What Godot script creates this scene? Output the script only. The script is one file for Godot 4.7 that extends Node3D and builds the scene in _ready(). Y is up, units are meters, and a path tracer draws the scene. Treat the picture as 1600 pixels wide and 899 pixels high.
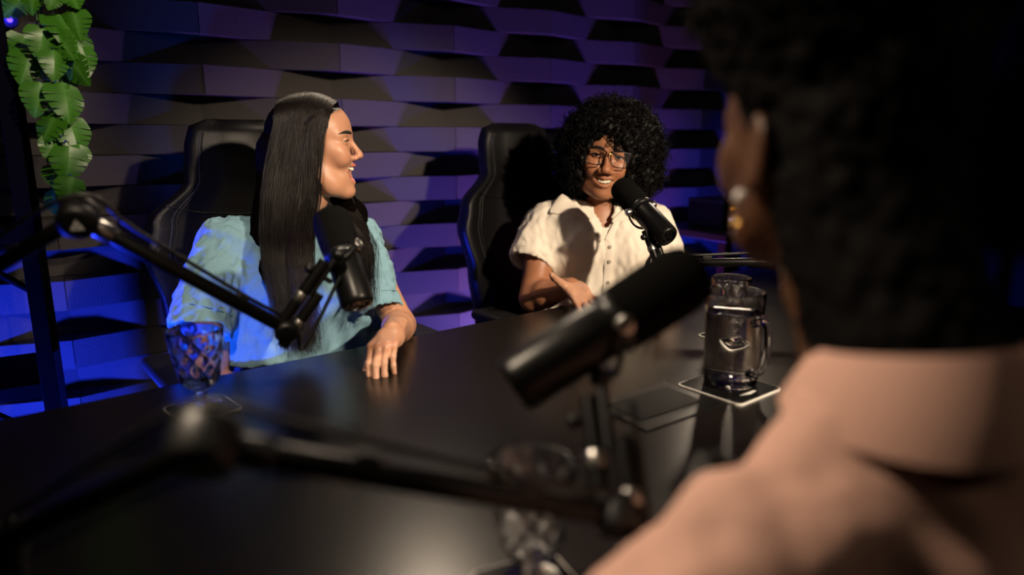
extends Node3D
# A podcast studio: two laughing women behind a black table, boom microphones, a foam wall lit from below, a person seen from behind.
# ---------------------------------------------------------------- camera numbers
const FPX := 1080.0                       # focal length in pixels of a 1600 x 899 frame
const EYE := Vector3(0, 1.22, 0)
const PITCH := 0.2132                     # the lens looks down by this angle
const TABLE_Y := 0.75
const FACING := Vector3(0.616, 0, 0.769)  # from the far table edge into the room
const ALONG := Vector3(0.769, 0, -0.616)  # along the table edge
const WALL_E := Vector3(0.853, 0, -0.522) # along the foam wall
const WALL_N := Vector3(0.522, 0, 0.853)  # out of the foam wall
const WALL_P := Vector3(-0.944, 0, -2.205)
var rng := RandomNumberGenerator.new()
var M := {}
var names := {}
var tex := {}

func px(u: float, v: float, d: float) -> Vector3:
	var dn := (v - 449.5) / FPX
	return EYE + d * Vector3((u - 800.0) / FPX, -sin(PITCH) - dn * cos(PITCH), -(cos(PITCH) - dn * sin(PITCH)))

func on_plane(u: float, v: float, y: float) -> Vector3:
	var k := px(u, v, 1.0) - EYE
	return EYE + k * ((y - EYE.y) / k.y)

# ---------------------------------------------------------------- mesh builder (counter-clockwise inside, flipped on commit)
class MB:
	var v := PackedVector3Array()
	var n := PackedVector3Array()
	var c := PackedColorArray()
	var uv := PackedVector2Array()
	var idx := PackedInt32Array()
	var col := Color(1, 1, 1)

	func vert(p: Vector3, nn: Vector3) -> int:
		v.append(p); n.append(nn); c.append(col)
		return v.size() - 1
	func tri(a: int, b: int, d: int) -> void:
		idx.append(a); idx.append(b); idx.append(d)
	func quad(a: int, b: int, d: int, e: int) -> void:
		idx.append_array(PackedInt32Array([a, b, d, a, d, e]))
	func flat(pts: Array) -> void:
		var nn: Vector3 = (pts[1] - pts[0]).cross(pts[2] - pts[0]).normalized()
		var s := v.size()
		for p in pts: vert(p, nn)
		for i in range(1, pts.size() - 1): tri(s, s + i, s + i + 1)
	func append(o: MB, x := Transform3D()) -> void:
		var s := v.size()
		for i in o.v.size():
			v.append(x * o.v[i]); n.append((x.basis * o.n[i]).normalized()); c.append(o.c[i])
		for i in o.idx: idx.append(i + s)
	# rounded box
	func box(x: Transform3D, size: Vector3, r := 0.0, soft := 1) -> void:
		var h := size * 0.5
		r = minf(r, minf(h.x, minf(h.y, h.z)) * 0.999)
		for ax in 3:
			for sg in [-1.0, 1.0]:
				var a := (ax + 1) % 3
				var b := (ax + 2) % 3
				var la := [-h[a], h[a]]
				var lb := [-h[b], h[b]]
				if r > 0.0:
					la = [-h[a], -h[a] + r, h[a] - r, h[a]]
					lb = [-h[b], -h[b] + r, h[b] - r, h[b]]
					if soft > 1:
						la = [-h[a], -h[a] + r * 0.4, -h[a] + r, h[a] - r, h[a] - r * 0.4, h[a]]
						lb = [-h[b], -h[b] + r * 0.4, -h[b] + r, h[b] - r, h[b] - r * 0.4, h[b]]
				var s := v.size()
				var inner := h - Vector3(r, r, r)
				for i in la.size():
					for j in lb.size():
						var p := Vector3()
						p[ax] = sg * h[ax]; p[a] = la[i]; p[b] = lb[j]
						var nn := Vector3()
						nn[ax] = sg
						if r > 0.0:
							var q := p.clamp(-inner, inner)
							nn = (p - q).normalized()
							p = q + nn * r
						vert(x * p, (x.basis * nn).normalized())
				var w := lb.size()
				for i in la.size() - 1:
					for j in w - 1:
						var k := s + i * w + j
						if sg > 0: quad(k, k + w, k + w + 1, k + 1)
						else: quad(k, k + 1, k + w + 1, k + w)
	# lathe round the y axis of x; profile points (radius, height) from bottom to top on the outside
	func lathe(x: Transform3D, pr: Array, seg := 24, sharp := 0.6) -> void:
		var m := pr.size()
		var sn := []
		for i in m - 1:
			var t: Vector2 = pr[i + 1] - pr[i]
			sn.append(Vector2(t.y, -t.x).normalized())
		for i in m - 1:
			var n0: Vector2 = sn[i]
			var n1: Vector2 = sn[i]
			if i > 0 and sn[i].dot(sn[i - 1]) > sharp: n0 = (sn[i] + sn[i - 1]).normalized()
			if i < m - 2 and sn[i].dot(sn[i + 1]) > sharp: n1 = (sn[i] + sn[i + 1]).normalized()
			var s := v.size()
			for k in seg + 1:
				var a := TAU * k / seg
				var d := Vector3(cos(a), 0, -sin(a))
				vert(x * (d * pr[i].x + Vector3(0, pr[i].y, 0)), (x.basis * (d * n0.x + Vector3(0, n0.y, 0))).normalized())
				vert(x * (d * pr[i + 1].x + Vector3(0, pr[i + 1].y, 0)), (x.basis * (d * n1.x + Vector3(0, n1.y, 0))).normalized())
			for k in seg:
				var q := s + k * 2
				if pr[i].x > 1e-6: tri(q, q + 2, q + 1)
				if pr[i + 1].x > 1e-6: tri(q + 1, q + 2, q + 3)
	# tube along points; radii one number or an array
	func tube(pts: Array, rad, sides := 8, caps := true, squash := Vector2(1, 1), upv := Vector3.ZERO) -> void:
		var m := pts.size()
		var s := v.size()
		var t: Vector3 = (pts[1] - pts[0]).normalized()
		var a := upv
		if a == Vector3.ZERO: a = Vector3.UP if absf(t.y) < 0.9 else Vector3.RIGHT
		a = (a - t * a.dot(t)).normalized()
		for i in m:
			var t2: Vector3
			if i == 0: t2 = pts[1] - pts[0]
			elif i == m - 1: t2 = pts[i] - pts[i - 1]
			else: t2 = pts[i + 1] - pts[i - 1]
			t2 = t2.normalized()
			a = (a - t2 * a.dot(t2)).normalized()
			var b := t2.cross(a)
			var r: float = rad[i] if rad is Array else rad
			for k in sides:
				var g := TAU * k / sides
				var o := a * (cos(g) * squash.x) + b * (sin(g) * squash.y)
				vert(pts[i] + o * r, (a * (cos(g) / squash.x) + b * (sin(g) / squash.y)).normalized())
		for i in m - 1:
			for k in sides:
				var k2 := (k + 1) % sides
				quad(s + i * sides + k, s + i * sides + k2, s + (i + 1) * sides + k2, s + (i + 1) * sides + k)
		if caps:
			var e0: Vector3 = (pts[0] - pts[1]).normalized()
			var e1: Vector3 = (pts[m - 1] - pts[m - 2]).normalized()
			var q := v.size()
			for k in sides: vert(v[s + k], e0)
			for k in range(1, sides - 1): tri(q, q + k + 1, q + k)
			q = v.size()
			for k in sides: vert(v[s + (m - 1) * sides + k], e1)
			for k in range(1, sides - 1): tri(q, q + k, q + k + 1)
	func cyl(a: Vector3, b: Vector3, r: float, seg := 20, bev := 0.0) -> void:
		var y := b - a
		var L := y.length()
		y /= L
		var xx := y.cross(Vector3.UP if absf(y.y) < 0.9 else Vector3.RIGHT).normalized()
		var x := Transform3D(Basis(xx, y, xx.cross(y)), a)
		bev = minf(bev, minf(r, L * 0.5) * 0.9)
		if bev > 0: lathe(x, [Vector2(0, 0), Vector2(r - bev, 0), Vector2(r - bev * 0.3, bev * 0.3), Vector2(r, bev), Vector2(r, L - bev), Vector2(r - bev * 0.3, L - bev * 0.3), Vector2(r - bev, L), Vector2(0, L)], seg)
		else: lathe(x, [Vector2(0, 0), Vector2(r, 0), Vector2(r, L), Vector2(0, L)], seg)
	func ball(x: Transform3D, r: Vector3, seg := 16, rings := 10) -> void:
		var s := v.size()
		for i in rings + 1:
			var th := PI * i / rings
			for k in seg + 1:
				var g := TAU * k / seg
				var d := Vector3(sin(th) * cos(g), -cos(th), -sin(th) * sin(g))
				vert(x * (d * r), (x.basis * (d / r)).normalized())
		for i in rings:
			for k in seg:
				var q := s + i * (seg + 1) + k
				if i > 0: tri(q, q + 1, q + seg + 1)
				if i < rings - 1: tri(q + 1, q + seg + 2, q + seg + 1)
	# 2D outline (in the x-y plane of x), pushed from z0 to z1
	func prism(x: Transform3D, poly: PackedVector2Array, z0: float, z1: float) -> void:
		if Geometry2D.is_polygon_clockwise(poly): poly.reverse()
		var tr := Geometry2D.triangulate_polygon(poly)
		for side in 2:
			var s := v.size()
			var z := z1 if side == 0 else z0
			var nn := (x.basis * Vector3(0, 0, 1 if side == 0 else -1)).normalized()
			for p in poly: vert(x * Vector3(p.x, p.y, z), nn)
			for i in range(0, tr.size(), 3):
				var a := poly[tr[i]]
				var b := poly[tr[i + 1]]
				var d := poly[tr[i + 2]]
				var ccw := (b - a).cross(d - a) > 0
				if ccw == (side == 0): tri(s + tr[i], s + tr[i + 1], s + tr[i + 2])
				else: tri(s + tr[i], s + tr[i + 2], s + tr[i + 1])
		for i in poly.size():
			var a := poly[i]
			var b := poly[(i + 1) % poly.size()]
			flat([x * Vector3(a.x, a.y, z0), x * Vector3(b.x, b.y, z0), x * Vector3(b.x, b.y, z1), x * Vector3(a.x, a.y, z1)])
	# closed rings joined into a smooth skin, ends closed by fans
	func loft(rings: Array) -> void:
		var s := v.size()
		var f := idx.size()
		var k: int = rings[0].size()
		for r in rings:
			for p in r: vert(p, Vector3.ZERO)
		for i in rings.size() - 1:
			for j in k:
				var j2 := (j + 1) % k
				quad(s + i * k + j, s + i * k + j2, s + (i + 1) * k + j2, s + (i + 1) * k + j)
		for e in [0, rings.size() - 1]:
			var mid := Vector3()
			for p in rings[e]: mid += p
			var q := vert(mid / k, Vector3.ZERO)
			for j in k:
				var j2 := (j + 1) % k
				if e == 0: tri(q, s + j2, s + j)
				else: tri(q, s + e * k + j, s + e * k + j2)
		orient(s, f)
		smooth(s, f)
	func orient(s: int, f: int) -> void:
		var vol := 0.0
		var o := v[s]
		for i in range(f, idx.size(), 3):
			vol += (v[idx[i]] - o).dot((v[idx[i + 1]] - o).cross(v[idx[i + 2]] - o))
		if vol < 0:
			for i in range(f, idx.size(), 3):
				var t := idx[i + 1]
				idx[i + 1] = idx[i + 2]
				idx[i + 2] = t
	func smooth(s := 0, f := 0) -> void:
		for i in range(s, v.size()): n[i] = Vector3.ZERO
		for i in range(f, idx.size(), 3):
			var a := idx[i]
			var b := idx[i + 1]
			var d := idx[i + 2]
			var nn := (v[b] - v[a]).cross(v[d] - v[a])
			n[a] += nn; n[b] += nn; n[d] += nn
		for i in range(s, v.size()): n[i] = n[i].normalized()

# ---------------------------------------------------------------- nodes
func numbered(called: String) -> String:
	if not names.has(called):
		names[called] = 0
		return called
	names[called] += 1
	return "%s_%03d" % [called, names[called]]

func thing(called: String, label: String, category: String, at := Vector3.ZERO, group := "") -> Node3D:
	var o := Node3D.new()
	o.name = numbered(called)
	add_child(o)
	o.position = at
	o.set_meta("label", label)
	o.set_meta("category", category)
	if group: o.set_meta("group", group)
	return o

func origin_of(p: Node3D) -> Vector3:
	var o := Vector3.ZERO
	var q: Node = p
	while q != self:
		o += q.position
		q = q.get_parent()
	return o

# mesh given in world coordinates; parents are only moved, never turned, when this is used
func part(called: String, mb: MB, m: Material, parent: Node3D, local := false) -> MeshInstance3D:
	var o := MeshInstance3D.new()
	o.name = called
	o.mesh = to_mesh(mb, m, Vector3.ZERO if local else origin_of(parent))
	o.cast_shadow = GeometryInstance3D.SHADOW_CASTING_SETTING_ON
	parent.add_child(o, true)
	return o

func to_mesh(mb: MB, m: Material, off := Vector3.ZERO) -> ArrayMesh:
	var a := []
	a.resize(Mesh.ARRAY_MAX)
	var vv := mb.v
	if off != Vector3.ZERO:
		vv = PackedVector3Array()
		vv.resize(mb.v.size())
		for i in vv.size(): vv[i] = mb.v[i] - off
	a[Mesh.ARRAY_VERTEX] = vv
	a[Mesh.ARRAY_NORMAL] = mb.n
	if m is BaseMaterial3D and m.vertex_color_use_as_albedo: a[Mesh.ARRAY_COLOR] = mb.c
	if mb.uv.size() == vv.size(): a[Mesh.ARRAY_TEX_UV] = mb.uv
	var ix := mb.idx.duplicate()
	for i in range(0, ix.size(), 3):
		var t := ix[i + 1]
		ix[i + 1] = ix[i + 2]
		ix[i + 2] = t
	a[Mesh.ARRAY_INDEX] = ix
	var am := ArrayMesh.new()
	am.add_surface_from_arrays(Mesh.PRIMITIVE_TRIANGLES, a)
	am.surface_set_material(0, m)
	return am

func basis_z(z: Vector3, up := Vector3.UP) -> Basis:
	z = z.normalized()
	var x := up.cross(z).normalized()
	return Basis(x, z.cross(x), z)

func basis_y(y: Vector3) -> Basis:
	y = y.normalized()
	var x := y.cross(Vector3(0.3, 0.2, 0.9)).normalized()
	return Basis(x, y, x.cross(y))

func curve(pts: Array, per := 6) -> Array:
	var out := []
	var m := pts.size()
	for i in m - 1:
		var p0 = pts[maxi(i - 1, 0)]
		var p3 = pts[mini(i + 2, m - 1)]
		for k in per:
			var t := float(k) / per
			if pts[0] is Vector3: out.append((pts[i] as Vector3).cubic_interpolate(pts[i + 1], p0, p3, t))
			elif pts[0] is Vector2: out.append((pts[i] as Vector2).cubic_interpolate(pts[i + 1], p0, p3, t))
			else: out.append(cubic_interpolate(pts[i], pts[i + 1], p0, p3, t))
	out.append(pts[m - 1])
	return out

func at_key(keys: Array, t: float) -> float:      # keys: [[t, value], ...] with smooth steps between
	if t <= keys[0][0]: return keys[0][1]
	for i in keys.size() - 1:
		if t <= keys[i + 1][0]:
			var k: float = (t - keys[i][0]) / (keys[i + 1][0] - keys[i][0])
			return lerpf(keys[i][1], keys[i + 1][1], k * k * (3 - 2 * k))
	return keys[-1][1]

# ---------------------------------------------------------------- materials
func mat(key: String, c: Color, rough := 0.6, metal := 0.0, spec := 0.5) -> StandardMaterial3D:
	var m := StandardMaterial3D.new()
	m.resource_name = key
	m.albedo_color = c
	m.roughness = rough
	m.metallic = metal
	m.metallic_specular = spec
	M[key] = m
	return m

func noise_tex(freq: float, seed_: int, oct := 3, kind := FastNoiseLite.TYPE_SIMPLEX_SMOOTH, size := 512) -> ImageTexture:
	var f := FastNoiseLite.new()
	f.noise_type = kind
	f.seed = seed_
	f.frequency = freq
	f.fractal_octaves = oct
	return ImageTexture.create_from_image(f.get_seamless_image(size, size))

func weave_tex(size := 256, threads := 32) -> ImageTexture:
	var im := Image.create(size, size, false, Image.FORMAT_L8)
	var r := RandomNumberGenerator.new()
	r.seed = 5
	var wx := []
	var wy := []
	for i in threads:
		wx.append(r.randf_range(0.6, 1.0))
		wy.append(r.randf_range(0.6, 1.0))
	for y in size:
		for x in size:
			var a := float(x) / size * threads
			var b := float(y) / size * threads
			var over := (int(a) + int(b)) % 2 == 0
			var s: float = sin(PI * fposmod(a, 1.0)) * wx[int(a)] if over else sin(PI * fposmod(b, 1.0)) * wy[int(b)]
			im.set_pixel(x, y, Color(s, s, s))
	return ImageTexture.create_from_image(im)

func relief(m: StandardMaterial3D, t: Texture2D, scale: float, cm: float, world := false) -> void:
	m.heightmap_enabled = true
	m.heightmap_texture = t
	m.heightmap_scale = cm
	m.uv1_triplanar = true
	m.uv1_world_triplanar = world
	m.uv1_scale = Vector3.ONE * scale

func make_materials() -> void:
	var weave := weave_tex()
	var grain := noise_tex(0.05, 3, 4)
	var pores := noise_tex(0.035, 8, 2, FastNoiseLite.TYPE_CELLULAR)
	var m := mat("foam", Color(0.25, 0.24, 0.235), 0.95, 0, 0.2)
	relief(m, grain, 9.0, 0.25, true)
	mat("wall_paint", Color(0.13, 0.13, 0.14), 0.9)
	m = mat("floor", Color(0.10, 0.10, 0.105), 0.8)
	relief(m, grain, 3.0, 0.2, true)
	m = mat("table", Color(0.095, 0.077, 0.070), 0.27, 0, 0.42)
	relief(m, grain, 5.0, 0.008, true)
	mat("table_dark", Color(0.05, 0.045, 0.045), 0.5)
	m = mat("leather", Color(0.045, 0.043, 0.047), 0.42, 0, 0.3)
	relief(m, pores, 14.0, 0.035, false)
	mat("thread", Color(0.17, 0.165, 0.17), 0.7)
	mat("plastic", Color(0.045, 0.045, 0.048), 0.45)
	mat("black_metal", Color(0.05, 0.05, 0.052), 0.38, 0.3)
	mat("rack_metal", Color(0.022, 0.022, 0.024), 0.8, 0.0, 0.1)
	mat("arm_metal", Color(0.075, 0.072, 0.07), 0.33, 0.55)
	mat("steel", Color(0.72, 0.71, 0.69), 0.3, 1.0)
	mat("gunmetal", Color(0.22, 0.22, 0.22), 0.36, 0.85)
	m = mat("mic_body", Color(0.11, 0.11, 0.108), 0.34, 0.7)
	m = mat("mic_foam", Color(0.065, 0.065, 0.062), 1.0, 0, 0.1)
	relief(m, noise_tex(0.12, 4, 2), 16.0, 0.1, false)
	mat("cable", Color(0.04, 0.04, 0.04), 0.45)
	mat("white_print", Color(0.85, 0.85, 0.83), 0.5)
	mat("coaster", Color(0.06, 0.06, 0.06), 0.16)
	mat("coaster_edge", Color(0.86, 0.85, 0.82), 0.25)
	m = mat("grommet", Color(0.075, 0.075, 0.075), 0.32, 0.2)
	m = mat("glass", Color(1, 1, 1, 0.0), 0.0)
	m.transparency = BaseMaterial3D.TRANSPARENCY_ALPHA
	m.refraction_enabled = true
	m.refraction_scale = 0.05
	m = mat("water", Color(1, 1, 1, 0.0), 0.0)
	m.transparency = BaseMaterial3D.TRANSPARENCY_ALPHA
	m.refraction_enabled = true
	m.refraction_scale = 0.033
	m = mat("lens", Color(0.96, 0.98, 1.0, 0.02), 0.0, 0, 0.4)
	m.transparency = BaseMaterial3D.TRANSPARENCY_ALPHA
	mat("frame_black", Color(0.03, 0.027, 0.027), 0.2)
	mat("gold", Color(0.86, 0.66, 0.36), 0.25, 1.0)
	mat("silver", Color(0.88, 0.87, 0.85), 0.16, 1.0)
	m = mat("leaf", Color(1, 1, 1), 0.36, 0, 0.36)
	m.vertex_color_use_as_albedo = true
	m.backlight_enabled = true
	m.backlight = Color(0.25, 0.3, 0.1)
	mat("stem", Color(0.16, 0.30, 0.12), 0.5)
	m = mat("skin", Color(1, 1, 1), 0.42, 0, 0.45)
	m.vertex_color_use_as_albedo = true
	m.subsurf_scatter_enabled = true
	m.subsurf_scatter_strength = 0.06
	relief(m, noise_tex(0.09, 21, 3), 14.0, 0.02, false)
	m = mat("eye", Color(1, 1, 1), 0.08)
	m.vertex_color_use_as_albedo = true
	mat("tooth", Color(0.93, 0.89, 0.80), 0.2)
	mat("mouth_inside", Color(0.16, 0.035, 0.03), 0.5)
	m = mat("tongue", Color(0.62, 0.26, 0.24), 0.35)
	mat("brow", Color(0.055, 0.035, 0.028), 0.7)
	m = mat("hair_straight", Color(0.06, 0.038, 0.03), 0.42, 0, 0.36)
	mat("hair_base", Color(0.03, 0.022, 0.02), 1.0, 0, 0.05)
	m = mat("hair_curly", Color(0.025, 0.021, 0.020), 0.5, 0, 0.24)
	m = mat("hair_short", Color(0.03, 0.024, 0.022), 0.8, 0, 0.2)
	m = mat("linen_teal", Color(0.47, 0.62, 0.68), 0.85, 0, 0.25)
	relief(m, weave, 16.0, 0.05, false)
	m.detail_enabled = true
	m.detail_albedo = slub_tex(9)
	m.detail_blend_mode = BaseMaterial3D.BLEND_MODE_MUL
	m.rim_enabled = true
	m.rim = 0.25
	m = mat("linen_white", Color(0.90, 0.86, 0.80), 0.88, 0, 0.25)
	relief(m, weave, 18.0, 0.04, false)
	m.rim_enabled = true
	m.rim = 0.2
	m = mat("cotton_pink", Color(0.77, 0.61, 0.55), 0.85, 0, 0.25)
	relief(m, weave, 20.0, 0.03, false)
	mat("denim", Color(0.055, 0.06, 0.075), 0.85)
	mat("shoe", Color(0.05, 0.05, 0.05), 0.6)
	mat("button", Color(0.62, 0.57, 0.52), 0.4)
	mat("button_teal", Color(0.50, 0.66, 0.66), 0.35)

func slub_tex(seed_: int) -> ImageTexture:
	var f := FastNoiseLite.new()
	f.seed = seed_
	f.frequency = 0.02
	var im := Image.create(256, 256, false, Image.FORMAT_RGB8)
	for y in 256:
		for x in 256:
			var s := 0.93 + 0.07 * f.get_noise_2d(x * 12.0, y * 0.6) + 0.06 * f.get_noise_2d(x * 0.6 + 900.0, y * 12.0)
			im.set_pixel(x, y, Color(s, s, s))
	return ImageTexture.create_from_image(im)

func glow(key: String, c: Color, e: float) -> StandardMaterial3D:
	var m := mat(key, Color(0.02, 0.02, 0.02), 0.4)
	m.emission_enabled = true
	m.emission = c
	m.emission_energy_multiplier = e
	return m
# ---------------------------------------------------------------- smooth solids: distance field on a grid, meshed as surface nets
class Field:
	var prims := []          # [kind, op, k, ...]
	var lo := Vector3(1e9, 1e9, 1e9)
	var hi := Vector3(-1e9, -1e9, -1e9)
	var cell := 0.006
	var nx := 0
	var ny := 0
	var nz := 0
	var g := PackedFloat32Array()
	func _init(c: float) -> void:
		cell = c
	func grow(a: Vector3, r: float) -> void:
		lo = lo.min(a - Vector3(r, r, r))
		hi = hi.max(a + Vector3(r, r, r))
	# tapered capsule; flat squeezes it along the direction fn to that share
	func cap(a: Vector3, b: Vector3, ra: float, rb: float, k := 0.01, op := 0, fn := Vector3.ZERO, flat := 1.0) -> void:
		prims.append([0, op, k, a, b, ra, rb, fn, flat])
		if op == 0:
			grow(a, ra); grow(b, rb)
	func chain(pts: Array, rs: Array, k := 0.01, op := 0, fn := Vector3.ZERO, flat := 1.0) -> void:
		for i in pts.size() - 1: cap(pts[i], pts[i + 1], rs[i], rs[i + 1], k, op, fn, flat)
	func ell(c: Vector3, r: Vector3, k := 0.01, op := 0, b := Basis()) -> void:
		prims.append([1, op, k, c, r, b])
		if op == 0: grow(c, maxf(r.x, maxf(r.y, r.z)))
	# cuts away what lies beyond the plane
	func cut(p: Vector3, nn: Vector3, k := 0.003) -> void:
		prims.append([2, 1, k, p, nn.normalized()])
	func run() -> void:
		lo -= Vector3.ONE * cell * 2.5
		hi += Vector3.ONE * cell * 2.5
		nx = int((hi.x - lo.x) / cell) + 2
		ny = int((hi.y - lo.y) / cell) + 2
		nz = int((hi.z - lo.z) / cell) + 2
		g.resize(nx * ny * nz)
		g.fill(0.05)
		for p in prims: stamp(p)
	func stamp(p: Array) -> void:
		var kind: int = p[0]
		var op: int = p[1]
		var k: float = maxf(p[2], 1e-5)
		var a := Vector3()
		var b := Vector3()
		var m := k + cell * 2.0
		if kind == 0:
			var r := maxf(p[5], p[6]) + m
			a = p[3].min(p[4]) - Vector3(r, r, r)
			b = p[3].max(p[4]) + Vector3(r, r, r)
		elif kind == 1:
			var r: float = maxf(p[4].x, maxf(p[4].y, p[4].z))
			var e := Vector3(r, r, r)
			if p[5] == Basis(): e = p[4]
			a = p[3] - e - Vector3(m, m, m)
			b = p[3] + e + Vector3(m, m, m)
		else:
			a = lo
			b = hi
		var i0 := maxi(0, int((a.x - lo.x) / cell))
		var i1 := mini(nx - 1, int((b.x - lo.x) / cell) + 1)
		var j0 := maxi(0, int((a.y - lo.y) / cell))
		var j1 := mini(ny - 1, int((b.y - lo.y) / cell) + 1)
		var l0 := maxi(0, int((a.z - lo.z) / cell))
		var l1 := mini(nz - 1, int((b.z - lo.z) / cell) + 1)
		if i1 < i0 or j1 < j0 or l1 < l0: return
		var A := Vector3()
		var ba := Vector3()
		var inv := 0.0
		var ra := 0.0
		var dr := 0.0
		var fn := Vector3()
		var fl := 0.0
		var R := Vector3.ONE
		var R2 := Vector3.ONE
		var ib := Basis()
		var turned := false
		if kind == 0:
			A = p[3]; ba = p[4] - p[3]; ra = p[5]; dr = p[6] - p[5]
			fn = p[7]; fl = 1.0 / p[8] - 1.0
			if fl != 0.0: ba += fn * (ba.dot(fn) * fl)
			inv = 1.0 / maxf(ba.length_squared(), 1e-9)
		elif kind == 1:
			A = p[3]; R = p[4]; R2 = R * R
			turned = p[5] != Basis()
			ib = p[5].inverse()
		else:
			A = p[3]; fn = p[4]
		for l in range(l0, l1 + 1):
			for j in range(j0, j1 + 1):
				var at := (l * ny + j) * nx + i0
				var q := lo + Vector3(i0, j, l) * cell - A
				for i in range(i0, i1 + 1):
					var d: float
					if kind == 0:
						var w := q
						if fl != 0.0: w += fn * (q.dot(fn) * fl)
						var h := clampf(w.dot(ba) * inv, 0.0, 1.0)
						d = (w - ba * h).length() - ra - dr * h
					elif kind == 1:
						var w := q
						if turned: w = ib * q
						var k0 := (w / R).length()
						d = k0 * (k0 - 1.0) / maxf((w / R2).length(), 1e-6)
					else:
						d = -q.dot(fn)
					var o := g[at]
					if op == 0:
						var h := maxf(k - absf(o - d), 0.0)
						g[at] = minf(o, d) - h * h * 0.25 / k
					else:
						d = -d
						var h := maxf(k - absf(o - d), 0.0)
						g[at] = maxf(o, d) + h * h * 0.25 / k
					at += 1
					q.x += cell
	func value(p: Vector3) -> float:
		var q := (p - lo) / cell
		var i := clampi(int(q.x), 0, nx - 2)
		var j := clampi(int(q.y), 0, ny - 2)
		var l := clampi(int(q.z), 0, nz - 2)
		var f := q - Vector3(i, j, l)
		var at := (l * ny + j) * nx + i
		var s := nx * ny
		var a := lerpf(lerpf(g[at], g[at + 1], f.x), lerpf(g[at + nx], g[at + nx + 1], f.x), f.y)
		var b := lerpf(lerpf(g[at + s], g[at + s + 1], f.x), lerpf(g[at + s + nx], g[at + s + nx + 1], f.x), f.y)
		return lerpf(a, b, f.z)
	# first surface met from p along d
	func hit(p: Vector3, d: Vector3, far := 0.2) -> Vector3:
		var t := 0.0
		while t < far:
			if value(p + d * t) < 0.0: return p + d * t
			t += cell * 0.25
		return p + d * far
	func mesh_into(mb: MB, x := Transform3D(), paint = null, passes := 1) -> void:
		var s := mb.v.size()
		var f0 := mb.idx.size()
		var ids := PackedInt32Array()
		ids.resize(nx * ny * nz)
		ids.fill(-1)
		var sy := nx
		var sz := nx * ny
		var local := PackedVector3Array()
		for l in nz - 1:
			for j in ny - 1:
				var at := (l * ny + j) * nx
				for i in nx - 1:
					var a0 := g[at]; var a1 := g[at + 1]; var a2 := g[at + sy]; var a3 := g[at + sy + 1]
					var a4 := g[at + sz]; var a5 := g[at + sz + 1]; var a6 := g[at + sz + sy]; var a7 := g[at + sz + sy + 1]
					var neg := int(a0 < 0) + int(a1 < 0) + int(a2 < 0) + int(a3 < 0) + int(a4 < 0) + int(a5 < 0) + int(a6 < 0) + int(a7 < 0)
					if neg > 0 and neg < 8:
						var sum := Vector3()
						var cnt := 0
						if (a0 < 0) != (a1 < 0): sum += Vector3(a0 / (a0 - a1), 0, 0); cnt += 1
						if (a2 < 0) != (a3 < 0): sum += Vector3(a2 / (a2 - a3), 1, 0); cnt += 1
						if (a4 < 0) != (a5 < 0): sum += Vector3(a4 / (a4 - a5), 0, 1); cnt += 1
						if (a6 < 0) != (a7 < 0): sum += Vector3(a6 / (a6 - a7), 1, 1); cnt += 1
						if (a0 < 0) != (a2 < 0): sum += Vector3(0, a0 / (a0 - a2), 0); cnt += 1
						if (a1 < 0) != (a3 < 0): sum += Vector3(1, a1 / (a1 - a3), 0); cnt += 1
						if (a4 < 0) != (a6 < 0): sum += Vector3(0, a4 / (a4 - a6), 1); cnt += 1
						if (a5 < 0) != (a7 < 0): sum += Vector3(1, a5 / (a5 - a7), 1); cnt += 1
						if (a0 < 0) != (a4 < 0): sum += Vector3(0, 0, a0 / (a0 - a4)); cnt += 1
						if (a1 < 0) != (a5 < 0): sum += Vector3(1, 0, a1 / (a1 - a5)); cnt += 1
						if (a2 < 0) != (a6 < 0): sum += Vector3(0, 1, a2 / (a2 - a6)); cnt += 1
						if (a3 < 0) != (a7 < 0): sum += Vector3(1, 1, a3 / (a3 - a7)); cnt += 1
						ids[at] = local.size()
						local.append(lo + (Vector3(i, j, l) + sum / cnt) * cell)
					at += 1
		var ix := PackedInt32Array()
		for l in range(1, nz - 1):
			for j in range(1, ny - 1):
				var at := (l * ny + j) * nx + 1
				for i in range(1, nx - 1):
					var in0 := g[at] < 0
					if in0 != (g[at + 1] < 0):
						var q := [ids[at], ids[at - sy], ids[at - sy - sz], ids[at - sz]]
						if not in0: q.reverse()
						ix.append_array(PackedInt32Array([q[0], q[2], q[1], q[0], q[3], q[2]]))
					if in0 != (g[at + sy] < 0):
						var q := [ids[at], ids[at - sz], ids[at - sz - 1], ids[at - 1]]
						if not in0: q.reverse()
						ix.append_array(PackedInt32Array([q[0], q[2], q[1], q[0], q[3], q[2]]))
					if in0 != (g[at + sz] < 0):
						var q := [ids[at], ids[at - 1], ids[at - 1 - sy], ids[at - sy]]
						if not in0: q.reverse()
						ix.append_array(PackedInt32Array([q[0], q[2], q[1], q[0], q[3], q[2]]))
					at += 1
		for pass_ in passes:
			var acc := PackedVector3Array()
			acc.resize(local.size())
			var num := PackedInt32Array()
			num.resize(local.size())
			for t in range(0, ix.size(), 3):
				var a := ix[t]; var b := ix[t + 1]; var d := ix[t + 2]
				acc[a] += local[b] + local[d]; acc[b] += local[a] + local[d]; acc[d] += local[a] + local[b]
				num[a] += 2; num[b] += 2; num[d] += 2
			for t in local.size():
				if num[t] > 0: local[t] = local[t].lerp(acc[t] / num[t], 0.5)
		for p in local:
			mb.v.append(x * p); mb.n.append(Vector3.ZERO)
			mb.c.append(paint.call(p) if paint != null else mb.col)
		for t in ix: mb.idx.append(t + s)
		mb.orient(s, f0)
		mb.smooth(s, f0)

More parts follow.
